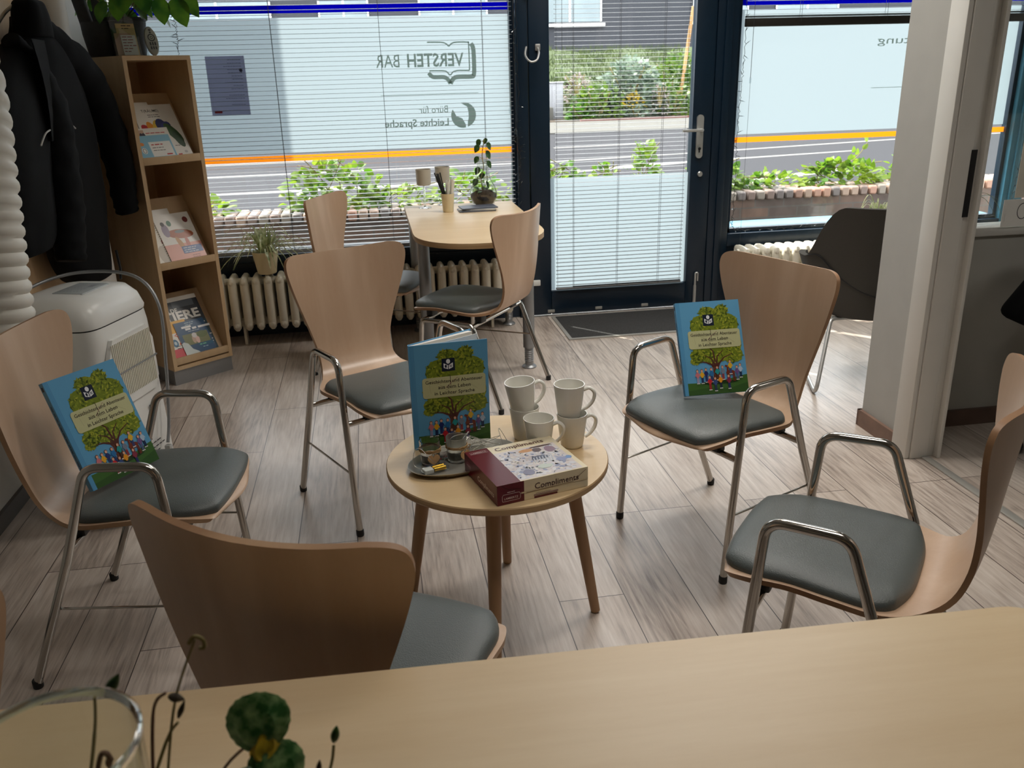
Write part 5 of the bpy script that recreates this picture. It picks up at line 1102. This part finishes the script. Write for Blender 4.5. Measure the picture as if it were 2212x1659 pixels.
for k in range(7):
    a = rr.uniform(0, 6.28); r_ = rr.uniform(.004, .016)
    o = MB().tube([(.415+.012*math.cos(a), 4.80+.012*math.sin(a), WT+.008), (.425+1.7*r_*math.cos(a)+.006, 4.80+1.5*r_*math.sin(a), WT+.165+.012*rr.random())], .0045, 8).build('stick', M['china']); tag(o, 'white stick in the conical pen cup', 'stick', 'white sticks in the pen cup')
for k, (rz, lab) in enumerate(((.12, 'bottom magazine of the flat stack on the window table'), (-.05, 'middle magazine of the flat stack on the window table'), (.2, 'top leaflet of the flat stack on the window table'))):
    o = MB().b2((-.10, -.06, 0), (.10, .06, .006)).build('magazine', plain('magazine_%d' % 0, (86, 92, 106) if k != 1 else (190, 190, 186), .4)); o.location = (.57+.006*k, 4.80+.01*k, WT+.0065*k); o.rotation_euler.z = rz-.1; tag(o, lab, 'magazine', 'magazines on the window table')
t = thing('bulb_vase', 'bulb shaped glass vase with soil and a climbing plant on the window table', 'vase', (.635, 4.97, WT))
MB().lathe([(0, 0), (.045, 0), (.062, .012), (.076, .045), (.078, .075), (.068, .108), (.046, .145), (.034, .185), (.031, .235), (.034, .262), (.032, .262), (.029, .235), (.032, .185), (.044, .145), (.066, .108), (.076, .075), (.074, .046), (.06, .015), (0, .004)], n=36).build('glass', pane_glass('thin_vessel_glass', (.95, .97, .95), 1.6), t, angle=60)
MB().lathe([(0, .004), (.045, .006), (.06, .018), (.0735, .046), (.0745, .066), (.04, .085), (0, .09)], n=28).build('soil', M['soil'], t, angle=70)
def heart_leaf(mb, base, d, n, L, w, m=0, cup=.15, pts=7):
    """pointed heart leaf from base along d, face normal n"""
    d = Vector(d).normalized(); n = Vector(n); n = (n-d*n.dot(d)).normalized(); s = d.cross(n); vs = [Vector(base)]; prof = [0, .62, .95, 1.0, .82, .5, .0][:pts]
    k = len(prof)
    for j, pr in enumerate(prof):
        f_ = -.08+1.08*j/(k-1) if j else 0.0; c = Vector(base)+d*(L*f_)-n*(cup*L*f_*f_); hw = w*pr
        vs += [c+s*hw+n*(cup*hw*.8), c, c-s*hw+n*(cup*hw*.8)]
    fs = []
    for j in range(k-1):
        a = 1+3*j; fs += [[a, a+1, a+4, a+3], [a+1, a+2, a+5, a+4]]
    mb.add(vs, fs, m)
rr = random.Random(31); mb = MB(); sm = MB()
P = spline([(0, 0, .08), (-.012, -.01, .15), (.006, 0, .21), (0, 0, .28), (.012, -.01, .36)], 8); sm.tube(P, .0024, 6)
for z, a, L in ((.12, 0.3, .045), (.14, 3.4, .05), (.17, 1.5, .045), (.20, 2.9, .05), (.235, 0.2, .05), (.265, 3.2, .045), (.29, .3, .055), (.32, 3.0, .05), (.335, .4, .05), (.355, 2.6, .045), (.365, 1.3, .04)):
    p = min(P, key=lambda q: abs(q.z-z)); q = p+Vector((.022*math.cos(a), .012*math.sin(a), .012)); sm.tube([p, q], .0012, 5); heart_leaf(mb, q, (math.cos(a)*.5, math.sin(a)*.3, -.7), (math.cos(a)*.6, -.8, .4), L, L*.40)
for k in range(14): a = rr.uniform(0, 6.28); heart_leaf(mb, (.035*math.cos(a), .035*math.sin(a), .085), (math.cos(a), math.sin(a), rr.uniform(-.2, .9)), (0, 0, 1), .035, .012)
mb.build('leaves', M['leafD'], t); sm.build('stem', M['stem'], t)

# ------------------------------------------------------------------ spider plants
def ribbon(mb, base, az, reach, rise, drop, w, n=12, tw=0.0):
    d = Vector((math.cos(az), math.sin(az), 0)); s = Vector((-math.sin(az), math.cos(az), 0)); vs = []
    for i in range(n+1):
        t = i/n; z = rise*(4*t*(1-t))*.8*(1-t*.3)+ (rise*.55-drop)*t*t; p = Vector(base)+d*(reach*(t**.85))+Vector((0, 0, z)); ww = w*min(1, .5+2*t)*max(0.03, (1-t)**.55)
        vs += [p+s*ww+Vector((0, 0, ww*.35)), p, p-s*ww+Vector((0, 0, ww*.35))]
    fs = []
    for i in range(n): a = 3*i; fs += [[a, a+1, a+4, a+3], [a+1, a+2, a+5, a+4]]
    mb.add(vs, fs)
def spider_plant(label, x, y, z, sc, seed, potcol, n=90, ymin=-99):
    t = thing('spider_plant', label, 'plant', (x, y, z)); rr = random.Random(seed)
    MB().lathe([(0, 0), (.048*sc, 0), (.052*sc, .004), (.072*sc, .125*sc), (.069*sc, .127*sc), (.066*sc, .12*sc), (.05*sc, .01), (0, .01)], n=32).build('pot', potcol, t, angle=50)
    MB().lathe([(0, .108*sc), (.064*sc, .106*sc)], n=24).build('soil', M['soil'], t)
    mb = MB()
    for k in range(n):
        az = rr.uniform(0, 2*PI); up = rr.random()
        yr = math.sin(az); lim = 1.0 if yr < .25 else .42
        ribbon(mb, (.02*math.cos(az), .02*math.sin(az), .105*sc), az, lim*rr.uniform(.14, .36)*(1.1-.45*up), rr.uniform(.09, .22)*(.55+up*.45), rr.uniform(.0, .16)*(1-up), rr.uniform(.005, .0085))
    mb.build('leaves', M['leafP'], t, angle=80); return t
spider_plant('spider plant in a cream pot standing on the left radiator', -.613, WY-.175, .4085, 1.0, 4, M['cream'])
t = thing('spider_plant', 'pale spider plant in a white pot behind the dark grey armchair', 'plant', (3.02, 4.85, .4025))
MB().lathe([(0, 0), (.06, 0), (.085, .14), (.08, .14), (.06, .01), (0, .01)], n=28).build('pot', M['white'], t); mb = MB(); rr = random.Random(9)
for k in range(60): az = rr.uniform(0, 2*PI); ribbon(mb, (0, 0, .12), az, rr.uniform(.12, .33)*(1 if math.sin(az) < .3 else .5), rr.uniform(.1, .22), rr.uniform(.05, .25), .004)
mb.build('leaves', M['leafP'], t)
t = thing('potted_plant', 'plant with a few arching leaves on the bay sill seen through the inner window', 'plant', (3.52, 4.85, .4025))
MB().lathe([(0, 0), (.05, 0), (.065, .12), (.06, .12), (.05, .01), (0, .01)], n=24).build('pot', M['tapec'], t); mb = MB()
for az, L in ((.1, .38), (-.4, .34), (.5, .3), (-.9, .26), (2.9, .3), (1.2, .15)): ribbon(mb, (0, 0, .1), az, L, .24, .12, .008, 16)
mb.build('leaves', M['leafG'], t)

# ------------------------------------------------------------------ on top of the corner shelf
def onshelf(x, y): return sM @ Vector((x, y, SHh))
t = thing('watering_can', 'dark grey watering can with a strap handle on the corner shelf', 'watering can', onshelf(.066, .31), .2)
MB().lathe([(0, 0), (.056, 0), (.060, .005), (.075, .10), (.077, .145), (.074, .152), (.068, .150), (.066, .10), (.052, .012), (0, .01)], n=36).build('body', M['anthr'], t, angle=50)
mb = MB(); P = spline([(.0, -.066, .14), (.008, -.072, .20), (.004, -.045, .27), (0, 0, .295), (0, .045, .27), (0, .066, .2), (0, .066, .13)], 7)
mb.grid(lambda u, v: P[min(int(v*(len(P)-1)+.5), len(P)-1)]+Vector(((u-.5)*.036, 0, 0)), 2, len(P)-1); mb.grid(lambda u, v: P[min(int(v*(len(P)-1)+.5), len(P)-1)]*.99+Vector(((.5-u)*.036, 0, 0)), 2, len(P)-1); mb.build('handle', M['anthr'], t)
mb = MB(); mb.rings([[(-.045+.03*math.cos(a)+x, .025*r*math.sin(a), z) for a in [2*PI*k/16 for k in range(16)]] for x, z, r in ((0, .13, 1.6), (-.012, .2, 1.0), (-.03, .3, .8))]); mb.build('spout', M['anthr'], t)
t = thing('foliage_plant', 'leafy green plant in a black pot on top of the corner shelf', 'plant', onshelf(.165, .27), math.atan2(dy, dx))
mb = MB(); mb.rings([srect(.072, .072, 0, .5), srect(.088, .088, .155, .5), srect(.092, .092, .156, .5), srect(.092, .092, .172, .5), srect(.084, .084, .172, .5), srect(.08, .08, .14, .5)]); mb.build('pot', plain('black_glitter_pot', (24, 24, 26), .5, var=.8, scale=300), t)
mb = MB(); sm = MB(); rr = random.Random(14); c0, s0 = math.cos(-math.atan2(dy, dx)), math.sin(-math.atan2(dy, dx))
for k in range(30):
    az = rr.uniform(0, 2*PI); r_ = rr.uniform(.05, .17); z = .17+rr.uniform(.03, .24); b = Vector((r_*math.cos(az), r_*math.sin(az), z))
    sm.tube(spline([(0, 0, .15), (b.x*.4, b.y*.4, z*.9), b], 4), .0022, 5); heart_leaf(mb, b, (math.cos(az), math.sin(az), rr.uniform(-1.4, .2)), (math.cos(az)*.5, math.sin(az)*.5, .9), rr.uniform(.08, .12), rr.uniform(.028, .04))
inv = Matrix.Rotation(-math.atan2(dy, dx), 4, 'Z') @ Matrix.Translation(-onshelf(.165, .27))
for p0, dr, L, w_ in (((-.86, 4.38, 1.80), (.10, -.02, -1), .115, .04), ((-.80, 4.40, 1.80), (.35, -.02, -1), .13, .045), ((-.77, 4.42, 1.83), (.5, 0, -.8), .13, .04), ((-1.02, 4.32, 1.80), (-.1, -.1, -1), .10, .036), ((-1.0, 4.3, 1.84), (.1, -.1, -1), .11, .045), ((-1.26, 4.30, 1.82), (.1, -.1, -1), .10, .028), ((-.93, 4.35, 1.85), (.2, -.1, -1), .12, .045)):
    b = inv @ Vector(p0); heart_leaf(mb, b, inv.to_3x3() @ Vector(dr), inv.to_3x3() @ Vector((.2, -1, .35)), L, w_); sm.tube(spline([(0, 0, .15), (b.x*.5, b.y*.5, max(.2, b.z*.9)+.03), b], 5), .0022, 5)
mb.build('leaves', M['leafM'], t); sm.build('stems', M['stem'], t)
t = thing('leaflet_holder', 'clear acrylic holder with small cards in front of the black pot', 'leaflet holder', onshelf(.075, .075), math.atan2(dy, dx)-.25)
lean = Matrix.Rotation(math.radians(-18), 3, 'X')
mb = MB(); mb.box(lean @ Vector((0, .02, .115)), (.105, .003, .23), R=lean); mb.box(lean @ Vector((0, -.014, .06)), (.105, .003, .12), R=lean); mb.box((0, .0, .0017), (.105, .07, .003)); mb.build('holder', M['acryl'], t)
mb = MB(); mb.box(lean @ Vector((.01, .012, .075)), (.08, .002, .15), R=lean, col=lin((206, 178, 130))); mb.box(lean @ Vector((-.01, .008, .055)), (.07, .002, .10), R=lean, col=lin((190, 150, 120))); mb.box(lean @ Vector((.012, .004, .05)), (.062, .002, .09), R=lean, col=lin((228, 226, 220))); mb.build('cards', M['prm'], t)
o_ = lean @ Vector((0, .0028, .0)); A = Art((-.02, o_.y, o_.z), (1, 0, 0), lean @ Vector((0, 0, 1)), .0001); A.greek(.005, .085, .05, 6, .013, (150, 60, 60), .004, 5); A.greek(.012, .135, .03, 2, .012, (60, 50, 50), .004, 6); A.build('card_print', M['prm'], t)
t = thing('remote_control', 'grey and white oval remote control leaning against the black pot', 'remote control', onshelf(.205, .09), math.atan2(dy, dx)-.1)
lean = Matrix.Rotation(math.radians(-16), 3, 'X')
n = 36; el = [(.030*math.cos(2*PI*k/n), .066*math.sin(2*PI*k/n)) for k in range(n)]
mb = MB(); mb.rings([[lean @ Vector((x*s, y, z*s+.067)) for x, z in el] for y, s in ((.008, .9), (.004, 1.0), (-.004, 1.0), (-.008, .92))]); mb.build('case', plain('remote_grey', (176, 178, 172), .4), t)
O = lean @ Vector((0, -.0082, .067)); A = Art(O, (1, 0, 0), lean @ Vector((0, 0, 1)), .0002)
A.ell(0, .048, .006, .005, (80, 84, 86)); A.ell(0, .037, .005, .004, (80, 84, 86)); A.ell(0, .014, .017, .017, (70, 74, 78), n=24); A.ell(0, .014, .012, .012, (186, 188, 182), n=20); A.ell(0, .014, .007, .007, (90, 94, 96)); A.ell(0, .014, .003, .003, (220, 220, 216))
for x in (-.011, 0, .011): A.rrect(x-.0035, -.022, x+.0035, -.006, .003, (64, 68, 72)); A.rrect(x-.0035, -.04, x+.0035, -.026, .003, (64, 68, 72))
A.build('buttons', M['prm'], t)

# ------------------------------------------------------------------ paper and card in the inner window
o = MB().b2((2.40, 3.012, .836), (2.75, 3.014, .94)).build('paper_sign', M['paper']); tag(o, 'white paper strip with handwriting on the inner window sill', 'sign')
A = Art((2.40, 3.0118, .836), (1, 0, 0), (0, 0, 1), .0001); A.line([(.085+.022*math.cos(a), .058+.03*math.sin(a)) for a in [math.radians(d) for d in range(50, 311, 20)]], .003, (40, 40, 46)); A.line([(.012, .02), (.012, .05)], .001, (170, 170, 170)); A.build('handwriting', M['prm'], o)
o = MB().b2((2.445, 3.016, .945), (2.8, 3.018, 1.25)).build('notice', plain('cream_sheet', (226, 222, 206), .7)); tag(o, 'large cream sheet taped to the inner window', 'notice')

# ------------------------------------------------------------------ foreground vase and cyclamen on the desk
t = thing('glass_vase', 'tall round glass vase at the lower left picture corner on the desk', 'vase', (-.242, .503, .7402))
MB().lathe([(0, 0), (.046, 0), (.05, .004), (.056, .15), (.0585, .300), (.0585, .304), (.0568, .305), (.0555, .300), (.053, .15), (.046, .02), (0, .018)], n=64).build('glass', pane_glass('thin_vase_glass', (.95, .97, .96), 1.4), t, angle=60)
MB().lathe([(.0552, .300), (.0575, .3065), (.0600, .305), (.0595, .299), (.0552, .300)], n=64, caps=False).build('rim', M['bglass'], t, angle=80)
t = thing('cyclamen', 'cyclamen with marbled heart leaves and bare seed stems at the bottom picture edge', 'plant', (-.13, .44, .7402))
MB().lathe([(0, 0), (.04, 0), (.055, .08), (.052, .08), (.04, .01), (0, .01)], n=32).build('pot', M['tapec'], t); MB().lathe([(0, .066), (.049, .066)], n=24).build('soil', M['soil'], t)
L0 = Vector((-.13, .44, .7402))
def W_(p): return Vector(p)-L0
def round_leaf(mb, c, right, up, w, h, seed=0):
    right = Vector(right).normalized(); up = Vector(up).normalized(); n = right.cross(up); N_ = 40; vs = [W_(c)-up*h*.26]; rr = random.Random(seed); R1 = []; R2 = []
    for k in range(N_+1):
        g_ = k/N_; a = -PI/2+.30+(2*PI-.60)*g_; rad = .92+.02*math.sin(a*26)+.16*abs(math.cos(a))+.22*max(0, -math.sin(a))**3*abs(math.cos(a))**.4+.10*max(0, math.sin(a))**6
        p = Vector((math.cos(a)*w*.5*rad, (math.sin(a)*h*.5)*rad, 0)); R1.append(W_(c)+right*p.x*.55+up*(p.y*.55-h*.06)+n*.003); R2.append(W_(c)+right*p.x+up*p.y-n*(.004+.003*math.cos(2*a)))
    vs += R1+R2; m_ = N_+1; fs = [[0, 1+k, 2+k] for k in range(N_)]+[[1+k, 1+m_+k, 2+m_+k, 2+k] for k in range(N_)]; mb.add(vs, fs)
def marble():
    m, nt, b = mk('cyclamen_leaf'); L = nt.links; tc = nt.nodes.new('ShaderNodeTexCoord'); no = nt.nodes.new('ShaderNodeTexNoise'); no.inputs['Scale'].default_value = 90; no.inputs['Detail'].default_value = 4; L.new(tc.outputs['Object'], no.inputs['Vector'])
    r = nt.nodes.new('ShaderNodeValToRGB'); e = r.color_ramp.elements; e[0].position = .42; e[0].color = lin((38, 84, 36))+(1,); e[1].position = .72; e[1].color = lin((136, 168, 112))+(1,); L.new(no.outputs['Fac'], r.inputs['Fac']); L.new(r.outputs['Color'], b.inputs['Base Color']); b.inputs['Roughness'].default_value = .45
    tr = nt.nodes.new('ShaderNodeBsdfTranslucent'); L.new(r.outputs['Color'], tr.inputs[0]); mx = nt.nodes.new('ShaderNodeMixShader'); mx.inputs[0].default_value = .2; L.new(b.outputs[0], mx.inputs[1]); L.new(tr.outputs[0], mx.inputs[2]); L.new(mx.outputs[0], nt.nodes['Material Output'].inputs[0]); return m
CL = marble(); base = (-.13, .45, .81)
mb = MB(); round_leaf(mb, (-.127, .60, .962), (1, 0, .28), (-.25, .35, .9), .050, .046, 1); mb.build('leaf', CL, t)
mb = MB(); round_leaf(mb, (-.121, .592, .944), (1, .1, .1), (.1, .5, .8), .026, .030, 2); mb.build('leaf', M['yellowleaf'], t)
mb = MB(); round_leaf(mb, (-.112, .585, .928), (1, .2, -.35), (.2, .6, .8), .044, .040, 3); mb.build('leaf', CL, t)
mb = MB(); round_leaf(mb, (-.137, .575, .925), (1, .3, .1), (-.1, .6, .7), .026, .022, 4); mb.build('leaf', CL, t)
for p, q in (((-.1335, .60, .944), (-.165, .585, .905)), ((-.115, .585, .908), (-.12, .55, .87)), ((-.137, .57, .912), (-.135, .52, .86))): MB().tube(spline([W_(p), W_(q), W_((base[0], base[1]+.03, .85)), W_(base)], 8), .0013, 8).build('leaf_stalk', M['stemR'], t)
def podstem(top, mid, low, kind, r=.0013, c='stem'):
    MB().tube(spline([W_(low), W_(mid), W_(top)], 10), [r*1.15]*10+[r]*11, 8).build('seed_stem', M[c], t)
def pod(c, d, L, w, m):
    d = Vector(d).normalized(); mb = MB(); R = []
    for j in range(9):
        u = j/8; rad = w*math.sin(PI*min(1, u*.92+.06))**.8*(1-u*.35); p = W_(c)+d*(L*(u-.3)); R.append((p, max(rad, .0004)))
    mb.tube([p for p, _ in R], [r_ for _, r_ in R], 12); mb.build('bud', M[m], t)
podstem((-.2445, .60, 1.006), (-.25, .60, .975), (-.26, .58, .92), 0); pod((-.232, .60, 1.012), (.6, 0, .9), .022, .0055, 'leafD')
podstem((-.192, .60, 1.002), (-.204, .60, .985), (-.21, .58, .92), 0, c='stemR'); pod((-.187, .60, .997), (1, 0, -.45), .013, .0045, 'bud')
podstem((-.187, .60, .972), (-.197, .60, .958), (-.212, .58, .925), 0); pod((-.184, .60, .981), (.45, 0, 1), .018, .0028, 'bud')
podstem((-.163, .60, 1.048), (-.187, .60, .99), (-.2, .58, .92), 0, .0010)
MB().tube(spline([W_((-.168, .60, 1.045)), W_((-.163, .60, 1.051)), W_((-.157, .60, 1.047)), W_((-.157, .60, 1.040)), W_((-.161, .60, 1.040))], 6), .0016, 8).build('tendril', M['stem'], t)
podstem((-.0675, .60, .928), (-.072, .59, .912), (-.09, .57, .885), 0); pod((-.066, .60, .936), (.25, 0, 1), .017, .0045, 'leafD')
pod((-.081, .59, .914), (.2, 0, 1), .014, .003, 'bud'); podstem((-.081, .59, .912), (-.083, .585, .90), (-.095, .56, .87), 0)
MB().tube(spline([W_((-.256, .58, .915)), W_((-.252, .60, .945)), W_((-.246, .60, .951)), W_((-.243, .60, .943))], 8), .0022, 8).build('hooked_stem', M['stemR'], t); pod((-.245, .60, .943), (-.1, 0, -1), .012, .0035, 'stemR')

# ------------------------------------------------------------------ planting outside
def leafball(mb, c, rx, ry, rz, n, L, rr, m=0, flat=.0, needle=.42):
    for _ in range(n):
        a = rr.uniform(0, 2*PI); b = math.acos(rr.uniform(-.35, 1)); q = rr.uniform(.55, 1.0)
        d = Vector((math.sin(b)*math.cos(a), math.sin(b)*math.sin(a), math.cos(b))); p = Vector(c)+Vector((d.x*rx*q, d.y*ry*q, d.z*rz*q))
        heart_leaf(mb, p, d+Vector((rr.uniform(-.9, .9), rr.uniform(-.9, .9), rr.uniform(-.7, .5))), (rr.uniform(-.7, .7), rr.uniform(-.8, .4), 1), L*rr.uniform(.6, 1.2), L*needle*rr.uniform(.7, 1.1), m, .15, 7)
rr = random.Random(77)
def ivy(label, x, h, w, n, L=.085):
    t = thing('climbing_shrub', label, 'shrub', (x, 7.0, .475), 0, 'green climbers on the planter wall')
    mb = MB(); leafball(mb, (0, .05, 0), w, .18, h, n, L, rr); mb.build('foliage', M['leafY'], t, angle=80)
    sm = MB()
    for k in range(5): sm.tube(spline([(rr.uniform(-w, w)*.5, .05, -.05), (rr.uniform(-w, w)*.7, .05, h*.5), (rr.uniform(-w, w)*.9, .02, h*rr.uniform(.7, 1.1))], 4), .004, 5)
    sm.build('stems', M['stem'], t)
for lab, x, h, w, n, L in (('tall green climber on the planter wall seen behind the window chair', -.28, .37, .42, 150, .085), ('low green climber on the planter wall left of the window table', .18, .14, .38, 70, .075), ('low green climber on the planter wall behind the window table', .78, .22, .34, 80, .08), ('small green climber at the left end of the planter wall by the corner shelf', -1.24, .10, .2, 24, .09),
    ('green climber tufts behind the left half of the glass door', 1.42, .29, .35, 80, .08), ('upright green climber tip behind the middle of the glass door', 2.24, .40, .15, 46, .085), ('low green climber behind the right half of the glass door', 1.86, .24, .22, 34, .08), ('green climber behind the dark door post and right window edge', 2.86, .22, .26, 70, .085), ('low green creeper along the right part of the planter wall', 3.35, .10, .36, 60, .075), ('thick green creeper on the planter wall left of the white partition', 4.0, .19, .42, 130, .08), ('green creeper on the planter wall behind the white partition', 4.75, .22, .4, 90, .08)):
    ivy(lab, x, h, w, int(n*2.6), L*.92)
t = thing('twig', 'thin leafy twig sticking up from the creeper by the white partition', 'twig', (4.05, 7.0, .6)); MB().tube(spline([(-.1, 0, 0), (.05, 0, .08), (.14, 0, .2)], 5), .004, 5).build('stem', M['stem'], t)
mb = MB(); [heart_leaf(mb, (x, 0, z), (rr.uniform(-1, 1), -.2, .6), (0, -1, .3), .06, .02) for x, z in ((-.02, .06), (.05, .1), (.1, .15), (.14, .21), (.02, .12))]; mb.build('leaves', M['leafY'], t)
def bush(label, x, y, z0, w, d, h, n, L, m, grp='bushes in the bed across the street', needle=.42, twigs=True):
    t = thing('garden_shrub', label, 'shrub', (x, y, G+z0), 0, grp); mb = MB(); leafball(mb, (0, 0, 0), w, d, h, n, L, rr, needle=needle); mb.build('foliage', M[m], t, angle=80)
    if twigs:
        sm = MB()
        for k in range(6): sm.tube([(0, 0, 0), (rr.uniform(-w, w)*.7, rr.uniform(-d, d)*.7, h*.8)], .02, 5)
        sm.build('stems', M['stem'], t)
bush('broad silver leaved bush in the middle of the bed across the street', 8.6, 28.6, .3, 1.25, .8, 1.55, 1500, .19, 'leafS')
bush('bright green bush in front of the silver bush across the street', 7.4, 28.0, .0, 1.05, .6, 1.05, 800, .18, 'leafB')
bush('tall green bush at the right of the bed seen through the door', 10.3, 29.4, .1, 1.0, .8, 1.9, 900, .18, 'leafB')
bush('green bush at the right front of the bed seen through the door', 9.9, 28.2, .0, .85, .5, 1.0, 420, .17, 'leafB')
bush('dark low bush at the left front corner of the bed across the street', 6.75, 27.9, .0, .5, .4, .55, 240, .15, 'leafM')
bush('small grey green bush low in the middle of the bed', 8.5, 27.8, .0, .5, .35, .45, 200, .13, 'leafS')
bush('yellow flowering clump in front of the silver bush', 8.45, 28.0, .45, .4, .25, .35, 110, .12, 'yellowleaf')
bush('pale pink flowering shrub at the left of the bed', 6.95, 29.2, .75, .55, .35, .75, 170, .12, 'leafW', needle=.3)
bush('pale pink flowering shrub at the right of the bed', 9.35, 27.9, .3, .35, .25, .8, 150, .11, 'leafW', needle=.3)
bush('pale flowering sprigs above the silver bush', 9.0, 29.8, 1.1, .7, .3, .75, 100, .11, 'leafW', needle=.3)
bush('tall green bush behind the white partition line of sight across the street', 13.5, 29, .1, 1.4, .8, 1.3, 300, .2, 'leafB')
# grass bank rising behind the bed
A = MB(); A.grid(lambda u, v: Vector((-6+32*u, 30.4+9*v, G+.15+2.15*v+.08*math.sin(u*60)+.05*math.sin(v*23))), 60, 14); gb = A.build('grass_bank', M['leafG'] if False else plain('grass_ground', (62, 74, 42), .95, var=.35, scale=2.2)); struct(gb)
g = MB()
for _ in range(5200):
    x, v = rr.uniform(3.5, 14), rr.random(); y = 30.4+9*v; z = G+.15+2.15*v; h = rr.uniform(.12, .32); a = rr.uniform(-.12, .12)
    g.add([(x-.02, y, z), (x+.02, y, z), (x+a, y+rr.uniform(-.06, .06), z+h)], [[0, 1, 2]])
tag(g.build('grass', M['leafG']), 'long grass on the bank in front of the grey facade', 'grass', kind='stuff')
bush('reddish brown low bush on the bank at the left', 7.3, 31.5, .3, 1.1, .5, .85, 260, .15, 'bud', needle=.4)
bush('dry light green bush at the far left edge of the door view', 5.6, 29.8, .4, .5, .5, 1.15, 260, .14, 'leafG', needle=.3)
# cabinets, post, lamp
for lab, x0, x1, y, z in (('grey utility cabinet at the left of the bed across the street', 5.6, 6.35, 28.6, 1.12),):
    t = thing('utility_cabinet', lab, 'cabinet', ((x0+x1)/2, y, G)); w2 = (x1-x0)/2
    MB().b2((-w2, 0, 0), (w2, .4, z), bev=.02).build('housing', M['cabinet'], t); MB().b2((-w2-.03, -.03, z), (w2+.03, .43, z+.04), bev=.01).build('lid', M['cabinet'], t)
    for s in (-1, 1): MB().b2((s*w2*.5-w2*.46, -.012, .1), (s*w2*.5+w2*.46, 0.0, z-.06), bev=.005).build('door', M['cabinet'], t)
t = tag(MB().b2((5.35, 28.0, G), (5.9, 28.5, G+.42), bev=.04).build('stone_block', M['paving']), 'pale stone block at the left corner of the bed across the street', 'block')
t = tag(MB().tube([(10.35, 29.0, G), (10.6, 28.6, 3.2)], .055, 10).build('tree_stake', M['stake']), 'leaning wooden tree stake at the right edge of the door view', 'stake')
t = thing('bollard_light', 'small dark bollard light on the bank behind the silver bush', 'lamp', (9.75, 31.4, G+.3)); MB().tube([(0, 0, 0), (0, 0, 1.35)], .13, 12).build('post', M['facade'], t); MB().lathe([(.12, 1.36), (.1, 1.46), (0, 1.5)], n=12).build('lamp_head', M['cabinet'], t)
